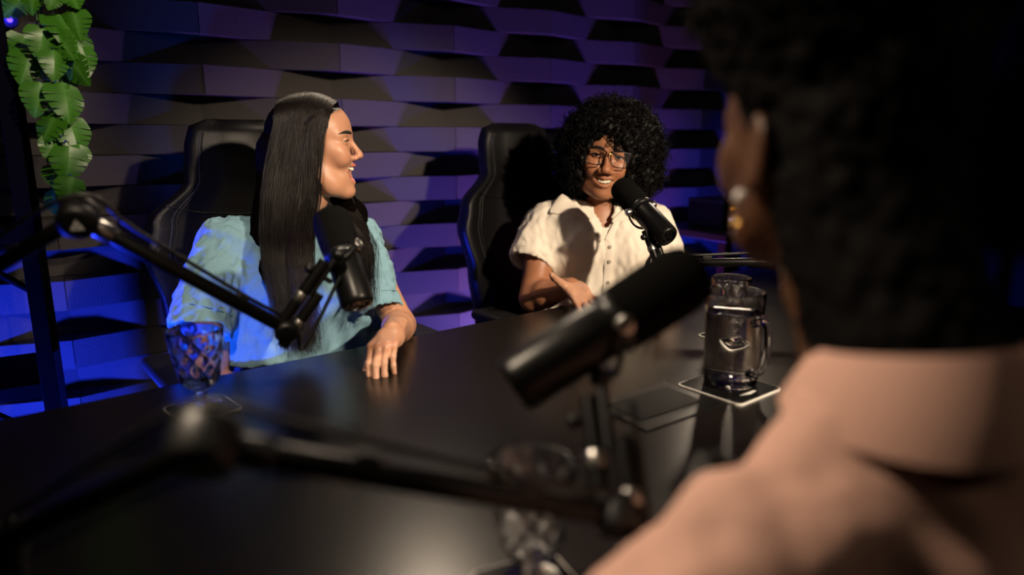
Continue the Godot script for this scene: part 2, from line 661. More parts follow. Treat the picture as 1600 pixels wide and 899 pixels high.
# pushes a cloth in and out along its normals by folds: noise stretched along the directions given
func crease(mb: MB, amount: float, size: Vector3, seed_: int, turn := Basis(), from := 0, ridged := false) -> void:
	var f := FastNoiseLite.new()
	f.seed = seed_
	f.frequency = 1.0
	f.fractal_octaves = 2
	if ridged:
		f.fractal_type = FastNoiseLite.FRACTAL_RIDGED
		f.fractal_octaves = 1
	var it := turn.inverse()
	for i in range(from, mb.v.size()):
		var p := (it * mb.v[i]) / size
		mb.v[i] += mb.n[i] * (amount * f.get_noise_3d(p.x, p.y, p.z))
	mb.smooth(from, 0)
# ---------------------------------------------------------------- lamps
func spot_lamp(called: String, label: String, at: Vector3, aim: Vector3, c: Color, energy: float, angle: float, size: float, glow_e: float, group := "", hang := 0.0) -> void:
	var t := thing(called, label, "lamp", at, group)
	var z := (aim - at).normalized()
	var b := basis_y(z)
	var L := size * 3.4
	var mb := MB.new()
	mb.lathe(Transform3D(b, at - z * L), [Vector2(0, 0), Vector2(size * 0.7, 0), Vector2(size * 0.95, size * 0.3), Vector2(size * 1.05, L * 0.5), Vector2(size * 1.1, L), Vector2(size * 0.98, L), Vector2(size * 0.96, L * 0.8)], 24)
	part("housing", mb, M.plastic, t)
	mb = MB.new()
	mb.lathe(Transform3D(b, at - z * L * 0.2), [Vector2(0, -0.002), Vector2(size * 0.955, -0.002), Vector2(size * 0.955, 0), Vector2(0, size * 0.08)], 24)
	part("lamp_lens", mb, glow(called + "_lens_glow", c, glow_e), t)
	mb = MB.new()
	var side := b.x
	var mid := at - z * L * 0.55
	for s in [-1.0, 1.0]:
		mb.box(Transform3D(Basis(side, Vector3.UP, side.cross(Vector3.UP)), mid + side * s * size * 1.25 + Vector3(0, size * 0.6 * signf(hang + 0.001), 0)), Vector3(0.006, size * 1.6, 0.03), 0.001)
	mb.box(Transform3D(Basis(side, Vector3.UP, side.cross(Vector3.UP)), mid + Vector3(0, size * 1.4 * signf(hang + 0.001), 0)), Vector3(size * 2.5, 0.006, 0.03), 0.001)
	if hang > 0.0: mb.cyl(mid + Vector3(0, size * 1.4, 0), Vector3(mid.x, mid.y + hang, mid.z), 0.011, 12)
	part("bracket", mb, M.black_metal, t)
	if hang <= 0.0:
		mb = MB.new()
		mb.lathe(Transform3D(Basis(), Vector3(mid.x, 0, mid.z)), [Vector2(0, 0), Vector2(size * 2, 0), Vector2(size * 2, 0.012), Vector2(0.012, 0.02), Vector2(0.012, mid.y - size * 1.4), Vector2(0, mid.y - size * 1.4)], 24)
		part("foot", mb, M.black_metal, t)
	var l := SpotLight3D.new()
	l.name = "beam"
	l.light_color = c
	l.light_energy = energy
	l.spot_range = 12.0
	l.spot_attenuation = 2.0
	l.spot_angle = angle
	l.spot_angle_attenuation = 0.6
	l.light_size = size * 0.9
	l.shadow_enabled = true
	t.add_child(l, true)
	l.position = z * 0.015
	l.basis = basis_z(-z, Vector3.UP if absf(z.y) < 0.95 else Vector3.RIGHT)

# ---------------------------------------------------------------- the room
func wall_box(called: String, c: Vector3, size: Vector3, m: Material) -> MeshInstance3D:
	var mb := MB.new()
	mb.box(Transform3D(Basis(WALL_E, Vector3.UP, WALL_N), c), size)
	var o := MeshInstance3D.new()
	o.name = called
	add_child(o)
	o.position = c - Vector3(0, size.y / 2, 0)
	o.mesh = to_mesh(mb, m, o.position)
	o.set_meta("kind", "structure")
	return o

const ROW_H := 0.09
const HALF := 0.43
const AMP := 0.105
const BASE := 0.03

func build_room() -> void:
	var s0 := -1.72
	var s1 := 4.3
	var deep := 4.3
	var back := AMP + BASE
	var mid := WALL_P + WALL_E * ((s0 + s1) / 2)
	var L := s1 - s0
	wall_box("floor", mid + WALL_N * (deep / 2 - back) + Vector3(0, -0.05, 0), Vector3(L + 0.3, 0.1, deep + 0.4), M.floor)
	wall_box("ceiling", mid + WALL_N * (deep / 2 - back) + Vector3(0, 2.75, 0), Vector3(L + 0.3, 0.1, deep + 0.4), M.wall_paint)
	var w := wall_box("wall_back", mid + WALL_N * (-back - 0.06) + Vector3(0, 1.35, 0), Vector3(L + 0.3, 2.7, 0.12), M.wall_paint)
	wall_box("wall_left", WALL_P + WALL_E * (s0 - 0.06) + WALL_N * (deep / 2 - back) + Vector3(0, 1.35, 0), Vector3(0.12, 2.7, deep), M.wall_paint)
	wall_box("wall_right", WALL_P + WALL_E * (s1 + 0.06) + WALL_N * (deep / 2 - back) + Vector3(0, 1.35, 0), Vector3(0.12, 2.7, deep), M.wall_paint)
	wall_box("wall_front", mid + WALL_N * (deep - back + 0.06) + Vector3(0, 1.35, 0), Vector3(L + 0.3, 2.7, 0.12), M.wall_paint)
	# foam strips: each runs from one ridge to the next and is thinnest in the middle
	var gap := 0.0012
	var mb := MB.new()
	var b := Basis(WALL_E, -WALL_N, Vector3.UP)     # outline in the (along, into the wall) plane, pushed upwards
	var W := HALF - gap
	mb.prism(Transform3D(b, Vector3.ZERO), PackedVector2Array([Vector2(-W, back), Vector2(W, back), Vector2(W, 0), Vector2(0, AMP), Vector2(-W, 0)]), gap, ROW_H - gap)
	var shared := to_mesh(mb, M.foam)
	for i in range(-17, 13):
		for t in range(-4, 11):
			if posmod(t, 2) == posmod(i, 2): continue
			if t * HALF - HALF < s0 - 0.01 or t * HALF + HALF > s1 + 0.3: continue
			var o := MeshInstance3D.new()
			o.name = "foam_strip"
			o.mesh = shared
			w.add_child(o, true)
			o.position = WALL_P + WALL_E * (t * HALF) + Vector3(0, 1.53 + i * ROW_H, 0) - WALL_N * rng.randf_range(0.0, 0.003) - w.position

# ---------------------------------------------------------------- the table
var TABLE_O := Vector3(-0.876, 0, -1.109)      # a point of the far edge
func tab(a: float, n: float, y := 0.0) -> Vector3:   # along the far edge, then towards the camera
	return TABLE_O + ALONG * a + FACING * n + Vector3(0, y, 0)

func build_table() -> void:
	var t := thing("conference_table", "large black satin conference table with rounded corners that everyone sits at", "table", tab(0.9, 0.55))
	var a0 := -0.45
	var a1 := 2.35
	var wide := 1.1
	var outline := PackedVector2Array()
	var r := 0.09
	for k in [[a1 - r, wide - r, 0], [a0 + r, wide - r, 1], [a0 + r, r, 2], [a1 - r, r, 3]]:
		for q in 7:
			var g: float = (k[2] + q / 6.0) * PI / 2
			outline.append(Vector2(k[0] + cos(g) * r, k[1] + sin(g) * r))
	# cable box opening is covered by its own plate; the board keeps a small round on its upper rim
	var b := Basis(ALONG, FACING, Vector3.DOWN)
	var rings := []
	for lay in [[0.0, 0.006], [0.002, 0.002], [0.006, 0.0], [0.034, 0.0], [0.038, 0.004]]:
		var ring := PackedVector3Array()
		for p in Geometry2D.offset_polygon(outline, -lay[1] - 0.0001, Geometry2D.JOIN_MITER)[0]:
			ring.append(tab(p.x, p.y, TABLE_Y - lay[0]))
		rings.append(ring)
	var mb := MB.new()
	var n0: int = rings[0].size()
	for i in rings.size() - 1:
		if rings[i].size() != rings[i + 1].size(): continue
		for j in n0:
			var j2 := (j + 1) % n0
			mb.flat([rings[i][j], rings[i][j2], rings[i + 1][j2], rings[i + 1][j]])
	var top: Array = Array(rings[0])
	var bot: Array = Array(rings[-1])
	bot.reverse()
	var f := mb.v.size()
	mb.flat(top)
	mb.flat(bot)
	mb.orient(0, 0)
	mb.smooth()
	part("tabletop", mb, M.table, t)
	for s in [0.25, 1.65]:
		mb = MB.new()
		mb.box(Transform3D(b, tab(s, 0.55, 0.36)), Vector3(0.10, 0.62, 0.70), 0.01)
		part("leg", mb, M.table_dark, t)
		mb = MB.new()
		mb.box(Transform3D(b, tab(s, 0.55, 0.02)), Vector3(0.16, 0.86, 0.04), 0.008)
		part("foot", mb, M.table_dark, t)
	mb = MB.new()
	mb.box(Transform3D(b, tab(0.95, 0.55, 0.62)), Vector3(1.3, 0.03, 0.16), 0.005)
	part("crossbar", mb, M.table_dark, t)
	# the cable box let into the top
	var ca := on_plane(1040, 598, TABLE_Y)
	var cb := on_plane(1132, 634, TABLE_Y)
	var cc := on_plane(1010, 676, TABLE_Y)
	var ex := (cb - cc).normalized()
	var ez := ex.cross(Vector3.UP).normalized()
	if ez.dot(cb - ca) < 0: ez = -ez
	var lx := (cb - cc).length()
	var lz := (cb - ca).dot(ez)
	var c := ca + (cb - ca) * 0.5 - ex * lx * 0.5
	c.y = TABLE_Y
	var gb := Basis(ex, Vector3.UP, ex.cross(Vector3.UP))
	mb = MB.new()
	var fw := 0.021
	for s in [-1.0, 1.0]:
		mb.box(Transform3D(gb, c + ez * s * (lz - fw) / 2 + Vector3(0, 0.0015, 0)), Vector3(lx, 0.003, fw), 0.001)
		mb.box(Transform3D(gb, c + ex * s * (lx - fw) / 2 + Vector3(0, 0.0015, 0)), Vector3(fw, 0.003, lz - 2 * fw), 0.001)
	var gm := part("cable_box", mb, M.grommet, t)
	mb = MB.new()
	mb.box(Transform3D(gb, c + Vector3(0, 0.0004, 0)), Vector3(lx - 2 * fw, 0.0006, lz - 2 * fw))
	part("slot", mb, M.mouth_inside if false else M.cable, gm)
	mb = MB.new()
	var lw := lz - 2 * fw - 0.017
	var ll := lx - 2 * fw - 0.004
	var lidc := c - ez * 0.007
	mb.box(Transform3D(gb, lidc + Vector3(0, 0.002, 0)), Vector3(ll, 0.003, lw), 0.001)
	var lid := part("flap", mb, M.grommet, gm)
	var nr := 15
	for k in nr:
		mb = MB.new()
		mb.tube([lidc + ez * ((k + 0.5) / nr - 0.5) * lw * 0.94 - ex * ll * 0.49 + Vector3(0, 0.0035, 0), lidc + ez * ((k + 0.5) / nr - 0.5) * lw * 0.94 + ex * ll * 0.49 + Vector3(0, 0.0035, 0)], lw / nr * 0.34, 8)
		part("rib", mb, M.grommet, gm)
	lid.position = Vector3.ZERO

# ---------------------------------------------------------------- chairs
func build_chair(label: String, seat_at: Vector3, turn: float) -> void:
	var t := thing("office_chair", label, "chair", Vector3(seat_at.x, 0, seat_at.z), "high-backed black leather chairs")
	t.rotation.y = turn
	var P := func(s: float) -> Vector3: return Vector3(0, 0.50 + s * 0.77, -0.235 - 0.135 * s - 0.03 * sin(s * PI))
	var wk := [[0.0, 0.20], [0.15, 0.225], [0.38, 0.265], [0.56, 0.292], [0.66, 0.272], [0.80, 0.165], [0.90, 0.15], [0.97, 0.135], [1.0, 0.10]]
	var tk := [[0.0, 0.05], [0.1, 0.062], [0.6, 0.062], [0.8, 0.05], [0.96, 0.042], [1.0, 0.02]]
	var rings := []
	for i in 43:
		var s := i / 42.0
		var c: Vector3 = P.call(s)
		var w := at_key(wk, s)
		var th := at_key(tk, s)
		if i == 0: w *= 0.8; th *= 0.4
		if i == 42: w *= 0.86; th *= 0.4
		var ring := PackedVector3Array()
		for k in 32:
			var g := TAU * k / 32
			var cx := signf(cos(g)) * pow(absf(cos(g)), 0.55)
			var cz := signf(sin(g)) * pow(absf(sin(g)), 0.7)
			var x := cx * w
			var wing := pow(absf(cx), 2.5) * 0.085 * smoothstep(0.08, 0.45, s) * (1.0 - smoothstep(0.68, 0.95, s) * 0.75)
			var bulge := 0.018 * exp(-pow((absf(cx) - 0.0) / 0.35, 2)) if cz > 0 else 0.0
			ring.append(c + Vector3(x, 0, cz * th + wing + bulge))
		rings.append(ring)
	var mb := MB.new()
	mb.loft(rings)
	var back := part("backrest", mb, M.leather, t, true)
	# seams on the front of the back
	for sg in [-1.0, 1.0]:
		for off in [0.76, 0.805]:
			var pts := []
			for i in range(2, 41):
				var s := i / 42.0
				var c: Vector3 = P.call(s)
				var cx: float = off
				var wing: float = pow(cx, 2.5) * 0.085 * smoothstep(0.08, 0.45, s) * (1.0 - smoothstep(0.68, 0.95, s) * 0.75)
				var a := acos(pow(cx, 1.0 / 0.55))
				pts.append(c + Vector3(sg * cx * at_key(wk, s), 0, pow(sin(a), 0.7) * at_key(tk, s) + wing + 0.0012 + 0.018 * exp(-pow(cx / 0.35, 2))))
			mb = MB.new()
			mb.tube(pts, 0.0022 if off < 0.8 else 0.0011, 5, true)
			part("seam", mb, M.leather if off < 0.8 else M.thread, back, true)
	for yy in [0.72]:
		var pts := []
		for i in 21:
			var cx := lerpf(-0.98, 0.98, i / 20.0)
			var s: float = yy - 0.05 * (1.0 - cx * cx)
			var c: Vector3 = P.call(s)
			var a := acos(pow(absf(cx), 1.0 / 0.55))
			var wing: float = pow(absf(cx), 2.5) * 0.085 * smoothstep(0.08, 0.45, s) * (1.0 - smoothstep(0.68, 0.95, s) * 0.75)
			pts.append(c + Vector3(cx * at_key(wk, s), 0, pow(sin(a), 0.7) * at_key(tk, s) + wing + 0.001 + 0.018 * exp(-pow(cx / 0.35, 2))))
		mb = MB.new()
		mb.tube(pts, 0.0022, 5, true)
		part("seam", mb, M.leather, back, true)
	# seat
	rings = []
	for i in 17:
		var s := i / 16.0
		var z := lerpf(-0.25, 0.25, s)
		var w := 0.26 * pow(1.0 - pow(absf(2 * s - 1), 5) * 0.5, 0.5)
		var th := 0.055 * pow(1.0 - pow(absf(2 * s - 1), 6), 0.4) + 0.004
		var ring := PackedVector3Array()
		for k in 28:
			var g := TAU * k / 28
			var cx := signf(cos(g)) * pow(absf(cos(g)), 0.5)
			var cy := signf(sin(g)) * pow(absf(sin(g)), 0.7)
			ring.append(Vector3(cx * w, 0.435 + cy * th + (0.02 * pow(absf(cx), 3) if cy > 0 else 0.0), z))
		rings.append(ring)
	mb = MB.new()
	mb.loft(rings)
	part("seat", mb, M.leather, t, true)
	for sg in [-1.0, 1.0]:
		mb = MB.new()
		mb.box(Transform3D(Basis(), Vector3(sg * 0.305, 0.69, 0.0)), Vector3(0.085, 0.032, 0.27), 0.014, 2)
		var ar := part("armrest", mb, M.plastic, t, true)
		mb = MB.new()
		mb.box(Transform3D(Basis(), Vector3(sg * 0.305, 0.565, -0.01)), Vector3(0.03, 0.23, 0.07), 0.008)
		mb.box(Transform3D(Basis(), Vector3(sg * 0.24, 0.43, -0.01)), Vector3(0.16, 0.03, 0.07), 0.008)
		part("support", mb, M.plastic, ar, true)
	mb = MB.new()
	mb.cyl(Vector3(0, 0.10, 0), Vector3(0, 0.39, 0), 0.028, 16)
	mb.cyl(Vector3(0, 0.09, 0), Vector3(0, 0.24, 0), 0.04, 16, 0.003)
	part("gas_column", mb, M.black_metal, t, true)
	for k in 5:
		var d := Vector3(sin(TAU * k / 5), 0, cos(TAU * k / 5))
		mb = MB.new()
		mb.tube([Vector3(0, 0.115, 0), d * 0.16 + Vector3(0, 0.105, 0), d * 0.31 + Vector3(0, 0.075, 0)], [0.034, 0.027, 0.02], 8)
		var lg := part("leg", mb, M.plastic, t, true)
		mb = MB.new()
		var sd := d.cross(Vector3.UP)
		for q in [-1.0, 1.0]: mb.cyl(d * 0.31 + sd * q * 0.006 + Vector3(0, 0.028, 0), d * 0.31 + sd * q * 0.026 + Vector3(0, 0.028, 0), 0.028, 16, 0.004)
		mb.cyl(d * 0.31 + Vector3(0, 0.03, 0), d * 0.31 + Vector3(0, 0.08, 0), 0.008, 8)
		part("caster", mb, M.plastic, lg, true)

func build_stool() -> void:
	var c := Vector3(0.33, 0, -0.30)
	var t := thing("round_stool", "low round black stool under the person seen from behind", "stool", c)
	var mb := MB.new()
	mb.lathe(Transform3D(Basis(), c), [Vector2(0, 0.40), Vector2(0.17, 0.40), Vector2(0.185, 0.415), Vector2(0.185, 0.44), Vector2(0.165, 0.462), Vector2(0, 0.468)], 32)
	part("seat", mb, M.leather, t)
	mb = MB.new()
	mb.cyl(c + Vector3(0, 0.02, 0), c + Vector3(0, 0.405, 0), 0.03, 16)
	part("column", mb, M.black_metal, t)
	mb = MB.new()
	mb.lathe(Transform3D(Basis(), c), [Vector2(0, 0), Vector2(0.2, 0), Vector2(0.2, 0.008), Vector2(0.05, 0.03), Vector2(0, 0.03)], 32)
	part("base", mb, M.black_metal, t)

# ---------------------------------------------------------------- rack and hanging leaves at the left
func build_rack() -> void:
	var f := px(50, 420, 1.56)
	f.y = 0
	var t := thing("storage_rack", "black metal shelving rack standing before the foam wall beside the hanging leaves", "rack", f)
	var w := 0.62
	var dp := 0.3
	for a in [0.0, w]:
		for n in [0.0, dp]:
			var p: Vector3 = f - WALL_E * a - WALL_N * n
			var mb := MB.new()
			var b := Basis(WALL_E, Vector3.UP, WALL_N)
			mb.box(Transform3D(b, p + Vector3(0, 1.05, 0)), Vector3(0.032, 2.1, 0.006), 0.001)
			mb.box(Transform3D(b, p + WALL_E * -0.013 - WALL_N * 0.016 + Vector3(0, 1.05, 0)), Vector3(0.006, 2.1, 0.03), 0.001)
			part("post", mb, M.rack_metal, t)
	for y in [0.655, 1.02, 1.5, 1.95]:
		var mb := MB.new()
		var b := Basis(WALL_E, Vector3.UP, WALL_N)
		mb.box(Transform3D(b, f - WALL_E * w / 2 - WALL_N * dp / 2 + Vector3(0, y, 0)), Vector3(w - 0.005, 0.012, dp - 0.01), 0.002)
		mb.box(Transform3D(b, f - WALL_E * w / 2 - WALL_N * 0.006 + Vector3(0, y - 0.012, 0)), Vector3(w - 0.03, 0.034, 0.004), 0.001)
		part("shelf", mb, M.rack_metal, t)
	for s in [0.655, 1.02]:
		var mb2 := MB.new()
		mb2.tube([f + Vector3(0, s - 0.15, 0) - WALL_N * 0.02, f - WALL_E * 0.16 + Vector3(0, s - 0.015, 0) - WALL_N * 0.02], 0.008, 6)
		part("brace", mb2, M.rack_metal, t)
	# a small lamp clamped on the rack, its violet lens towards the room
	var at := px(15, 31, 1.62)
	var l := thing("led_clip_lamp", "small dark clip lamp with a violet glowing dot beside the leaves", "lamp", at)
	var mb := MB.new()
	var d := (EYE - at + Vector3(0.5, -0.3, 0)).normalized()
	mb.cyl(at - d * 0.06, at, 0.02, 16, 0.003)
	mb.cyl(at - d * 0.03, at - d * 0.03 - Vector3(0, 0.09, 0), 0.006, 8)
	part("housing", mb, M.plastic, l)
	mb = MB.new()
	mb.cyl(at, at + d * 0.003, 0.006, 12)
	part("lamp_lens", mb, glow("violet_dot", Color(0.35, 0.2, 1.0), 4.0), l)
	var o := OmniLight3D.new()
	o.name = "light"
	o.light_color = Color(0.12, 0.1, 1.0)
	o.light_energy = 0.012
	o.light_size = 0.01
	o.omni_range = 6.0
	o.omni_attenuation = 2.0
	o.shadow_enabled = true
	l.add_child(o, true)
	o.position = d * 0.012

func leaf_mesh(variant: int) -> ArrayMesh:
	var mb := MB.new()
	var r := RandomNumberGenerator.new()
	r.seed = 40 + variant
	var notches := [0.30, 0.47, 0.63, 0.78]
	var stops := []
	for i in 13: stops.append(i / 12.0)
	var W := func(v: float) -> float: return 0.47 * pow(sin(PI * pow(clampf(v, 0.0, 1.0), 0.55)), 0.80) * (1.0 - 0.10 * v) + 0.003
	var bend := r.randf_range(0.10, 0.28)
	var fold := r.randf_range(0.10, 0.22)
	var place := func(x: float, v: float) -> Vector3:
		var y := -v
		if v < 0.14: y = -v + absf(x) * 0.35 * (0.14 - v) / 0.14
		y -= absf(x) * 0.42 * v * (1.0 - 0.6 * v)
		return Vector3(x, y, -absf(x) * fold - bend * v * v + 0.03 * sin(v * 9.0 + x * 6.0) * absf(x) * 2.0)
	for sg in [-1.0, 1.0]:
		var rows := []
		for s in stops: rows.append([s, 1.0])
		for q in notches:
			var e: float = q + r.randf_range(-0.02, 0.02)
			rows.append([e - 0.022, 1.0]); rows.append([e - 0.004, 0.42]); rows.append([e + 0.004, 0.42]); rows.append([e + 0.022, 1.0])
		rows.sort_custom(func(a, b): return a[0] < b[0])
		var s0 := mb.v.size()
		for q in rows:
			var v: float = q[0]
			for k in 4:
				var u: float = [0.0, 0.35, 0.75, 1.0][k]
				var x: float = sg * W.call(v) * u * q[1]
				mb.col = Color(0.07, 0.19, 0.035) if k == 0 else Color(0.032, 0.122, 0.008)
				mb.vert(place.call(x, v), Vector3.ZERO)
		for i in rows.size() - 1:
			for k in 3:
				var a := s0 + i * 4 + k
				if sg > 0: mb.quad(a, a + 4, a + 5, a + 1)
				else: mb.quad(a, a + 1, a + 5, a + 4)
	mb.smooth()
	return to_mesh(mb, M.leaf)

func build_garland() -> void:
	var top := px(62, -60, 1.5)
	var t := thing("leaf_garland", "hanging garland of plastic monstera leaves in front of the rack", "garland", top)
	var variants := [leaf_mesh(0), leaf_mesh(1), leaf_mesh(2), leaf_mesh(3)]
	var line := curve([px(62, -60, 1.5), px(66, 30, 1.49), px(78, 110, 1.5), px(95, 180, 1.5), px(100, 250, 1.5), px(95, 300, 1.5)], 6)
	var mb := MB.new()
	mb.tube(line, 0.0028, 6)
	mb.tube(curve([px(58, -60, 1.5), px(58, 40, 1.48), px(70, 130, 1.48)], 5), 0.002, 6)
	mb.tube(curve([px(70, -60, 1.5), px(84, 30, 1.5), px(92, 120, 1.52)], 5), 0.002, 6)
	part("vine", mb, M.stem, t)
	# leaf: pixel of its base, of its tip, distance, turn about its length, size factor
	var spots := [[38, -6, 8, 28, 1.50, 0.3], [50, -14, 46, 18, 1.46, -0.5], [104, -18, 122, 10, 1.5, 0.4], [88, -14, 78, 12, 1.46, 0.1], [112, 14, 122, 58, 1.5, -0.3], [92, 22, 142, 84, 1.5, 0.9], [80, 40, 66, 88, 1.47, -0.7],
		[68, 40, 64, 88, 1.46, 0.2], [84, 52, 110, 88, 1.47, -0.2], [40, 56, 18, 100, 1.5, 0.3], [48, 78, 32, 130, 1.47, -0.1], [84, 78, 88, 120, 1.46, 0.3], [118, 72, 136, 114, 1.5, 0.1], [108, 92, 130, 130, 1.49, -0.6],
		[68, 92, 84, 130, 1.5, 0.6], [62, 128, 56, 178, 1.46, 0.05], [98, 128, 114, 186, 1.48, 0.5], [88, 150, 102, 190, 1.5, -0.4], [86, 176, 60, 224, 1.47, -0.7], [104, 180, 128, 232, 1.5, 0.4], [84, 214, 80, 252, 1.48, 0.3],
		[108, 228, 106, 282, 1.46, 0.0], [124, 226, 134, 256, 1.5, 0.5], [82, 256, 84, 290, 1.48, -0.2], [112, 276, 104, 320, 1.45, 0.05], [84, 294, 88, 338, 1.5, -0.6], [76, 208, 72, 236, 1.52, -0.4], [100, 108, 112, 138, 1.53, 0.2]]
	var k := 0
	for s in spots:
		var a := px(s[0], s[1], s[4])
		var b := px(s[2], s[3], s[4] - 0.012)
		var y := (a - b).normalized()
		var z := (EYE - a).normalized()
		z = (z - y * z.dot(y)).normalized().rotated(y, s[5] * 1.1)
		var L := (a - b).length() * 1.04
		var o := MeshInstance3D.new()
		o.name = "leaf"
		o.mesh = variants[k % 4]
		t.add_child(o, true)
		o.transform = Transform3D(Basis(y.cross(z) * L * 1.0, y * L, z * L), a - top)
		k += 1
		mb = MB.new()
		var near: Vector3 = line[0]
		for p in line:
			if (p - a).length() < (near - a).length() and p.y > a.y - 0.01: near = p
		mb.tube(curve([near, (near + a) / 2 + Vector3(0, 0.012, 0), a + y * 0.003], 4), 0.0012, 5)
		part("stalk", mb, M.stem, t)
# ---------------------------------------------------------------- microphones and boom arms
# tip: front of the foam, end: rear of the body
func build_mic(label: String, tip: Vector3, end: Vector3, side: Vector3) -> Dictionary:
	var L := (end - tip).length()
	var z := (end - tip) / L
	var t := thing("microphone", label, "microphone", end, "broadcast microphones on boom arms")
	side = (side - z * side.dot(z)).normalized()
	var b := Basis(side, z, side.cross(z))
	var x := Transform3D(b, tip)
	var fl := L * 0.44
	var R := 0.036
	var mb := MB.new()
	var pr := [Vector2(0, 0), Vector2(R * 0.35, 0.0008), Vector2(R * 0.62, 0.004), Vector2(R * 0.82, 0.010), Vector2(R * 0.93, 0.018), Vector2(R, 0.032), Vector2(R * 1.0, fl * 0.7), Vector2(R * 0.97, fl), Vector2(R * 0.8, fl + 0.002), Vector2(0, fl + 0.002)]
	mb.lathe(x, flip(pr), 40)
	part("foam_windscreen", mb, M.mic_foam, t)
	mb = MB.new()
	var r2 := 0.0295
	mb.lathe(x, flip([Vector2(0, fl), Vector2(r2 + 0.003, fl), Vector2(r2 + 0.0045, fl + 0.002), Vector2(r2 + 0.0045, fl + 0.012), Vector2(r2 + 0.003, fl + 0.014), Vector2(0, fl + 0.014)]), 40)
	part("collar", mb, M.gunmetal, t)
	mb = MB.new()
	mb.lathe(x, flip([Vector2(0, fl + 0.012), Vector2(r2, fl + 0.013), Vector2(r2, fl + 0.02), Vector2(r2 + 0.0012, fl + 0.024), Vector2(r2 + 0.0012, L - 0.01), Vector2(r2, L - 0.004), Vector2(r2 - 0.003, L), Vector2(r2 - 0.008, L), Vector2(r2 - 0.009, L - 0.004), Vector2(0, L - 0.004)]), 40)
	part("body", mb, M.mic_body, t)
	mb = MB.new()
	for k in 5:
		var g := TAU * k / 5
		mb.cyl(x * Vector3(cos(g) * 0.012, L - 0.006, sin(g) * 0.012), x * Vector3(cos(g) * 0.012, L - 0.001, sin(g) * 0.012), 0.0035, 8)
	part("connector", mb, M.black_metal, t)
	for s in [-1.0, 1.0]:
		mb = MB.new()
		mb.cyl(x * Vector3(s * (r2 + 0.002), fl + 0.007, 0), x * Vector3(s * (r2 + 0.017), fl + 0.007, 0), 0.0095, 20, 0.002)
		part("side_knob", mb, M.steel, t)
	# U yoke round the body
	mb = MB.new()
	var ya := r2 + 0.011
	var pts := []
	for k in 17:
		var g := PI * k / 16
		pts.append(x * Vector3(cos(g) * ya, fl + 0.007 + sin(g) * 0.03, sin(g) * -(r2 + 0.014)))
	mb.tube(pts, 0.0065, 8, true, Vector2(0.45, 1.0))
	part("yoke", mb, M.black_metal, t)
	return {"yoke": x * Vector3(0, fl + 0.037, -(r2 + 0.014)), "x": x, "knob": x * Vector3(r2 + 0.017, fl + 0.007, 0)}

func flip(pr: Array) -> Array:      # profiles here run from the front to the rear along +y, which is bottom to top
	return pr

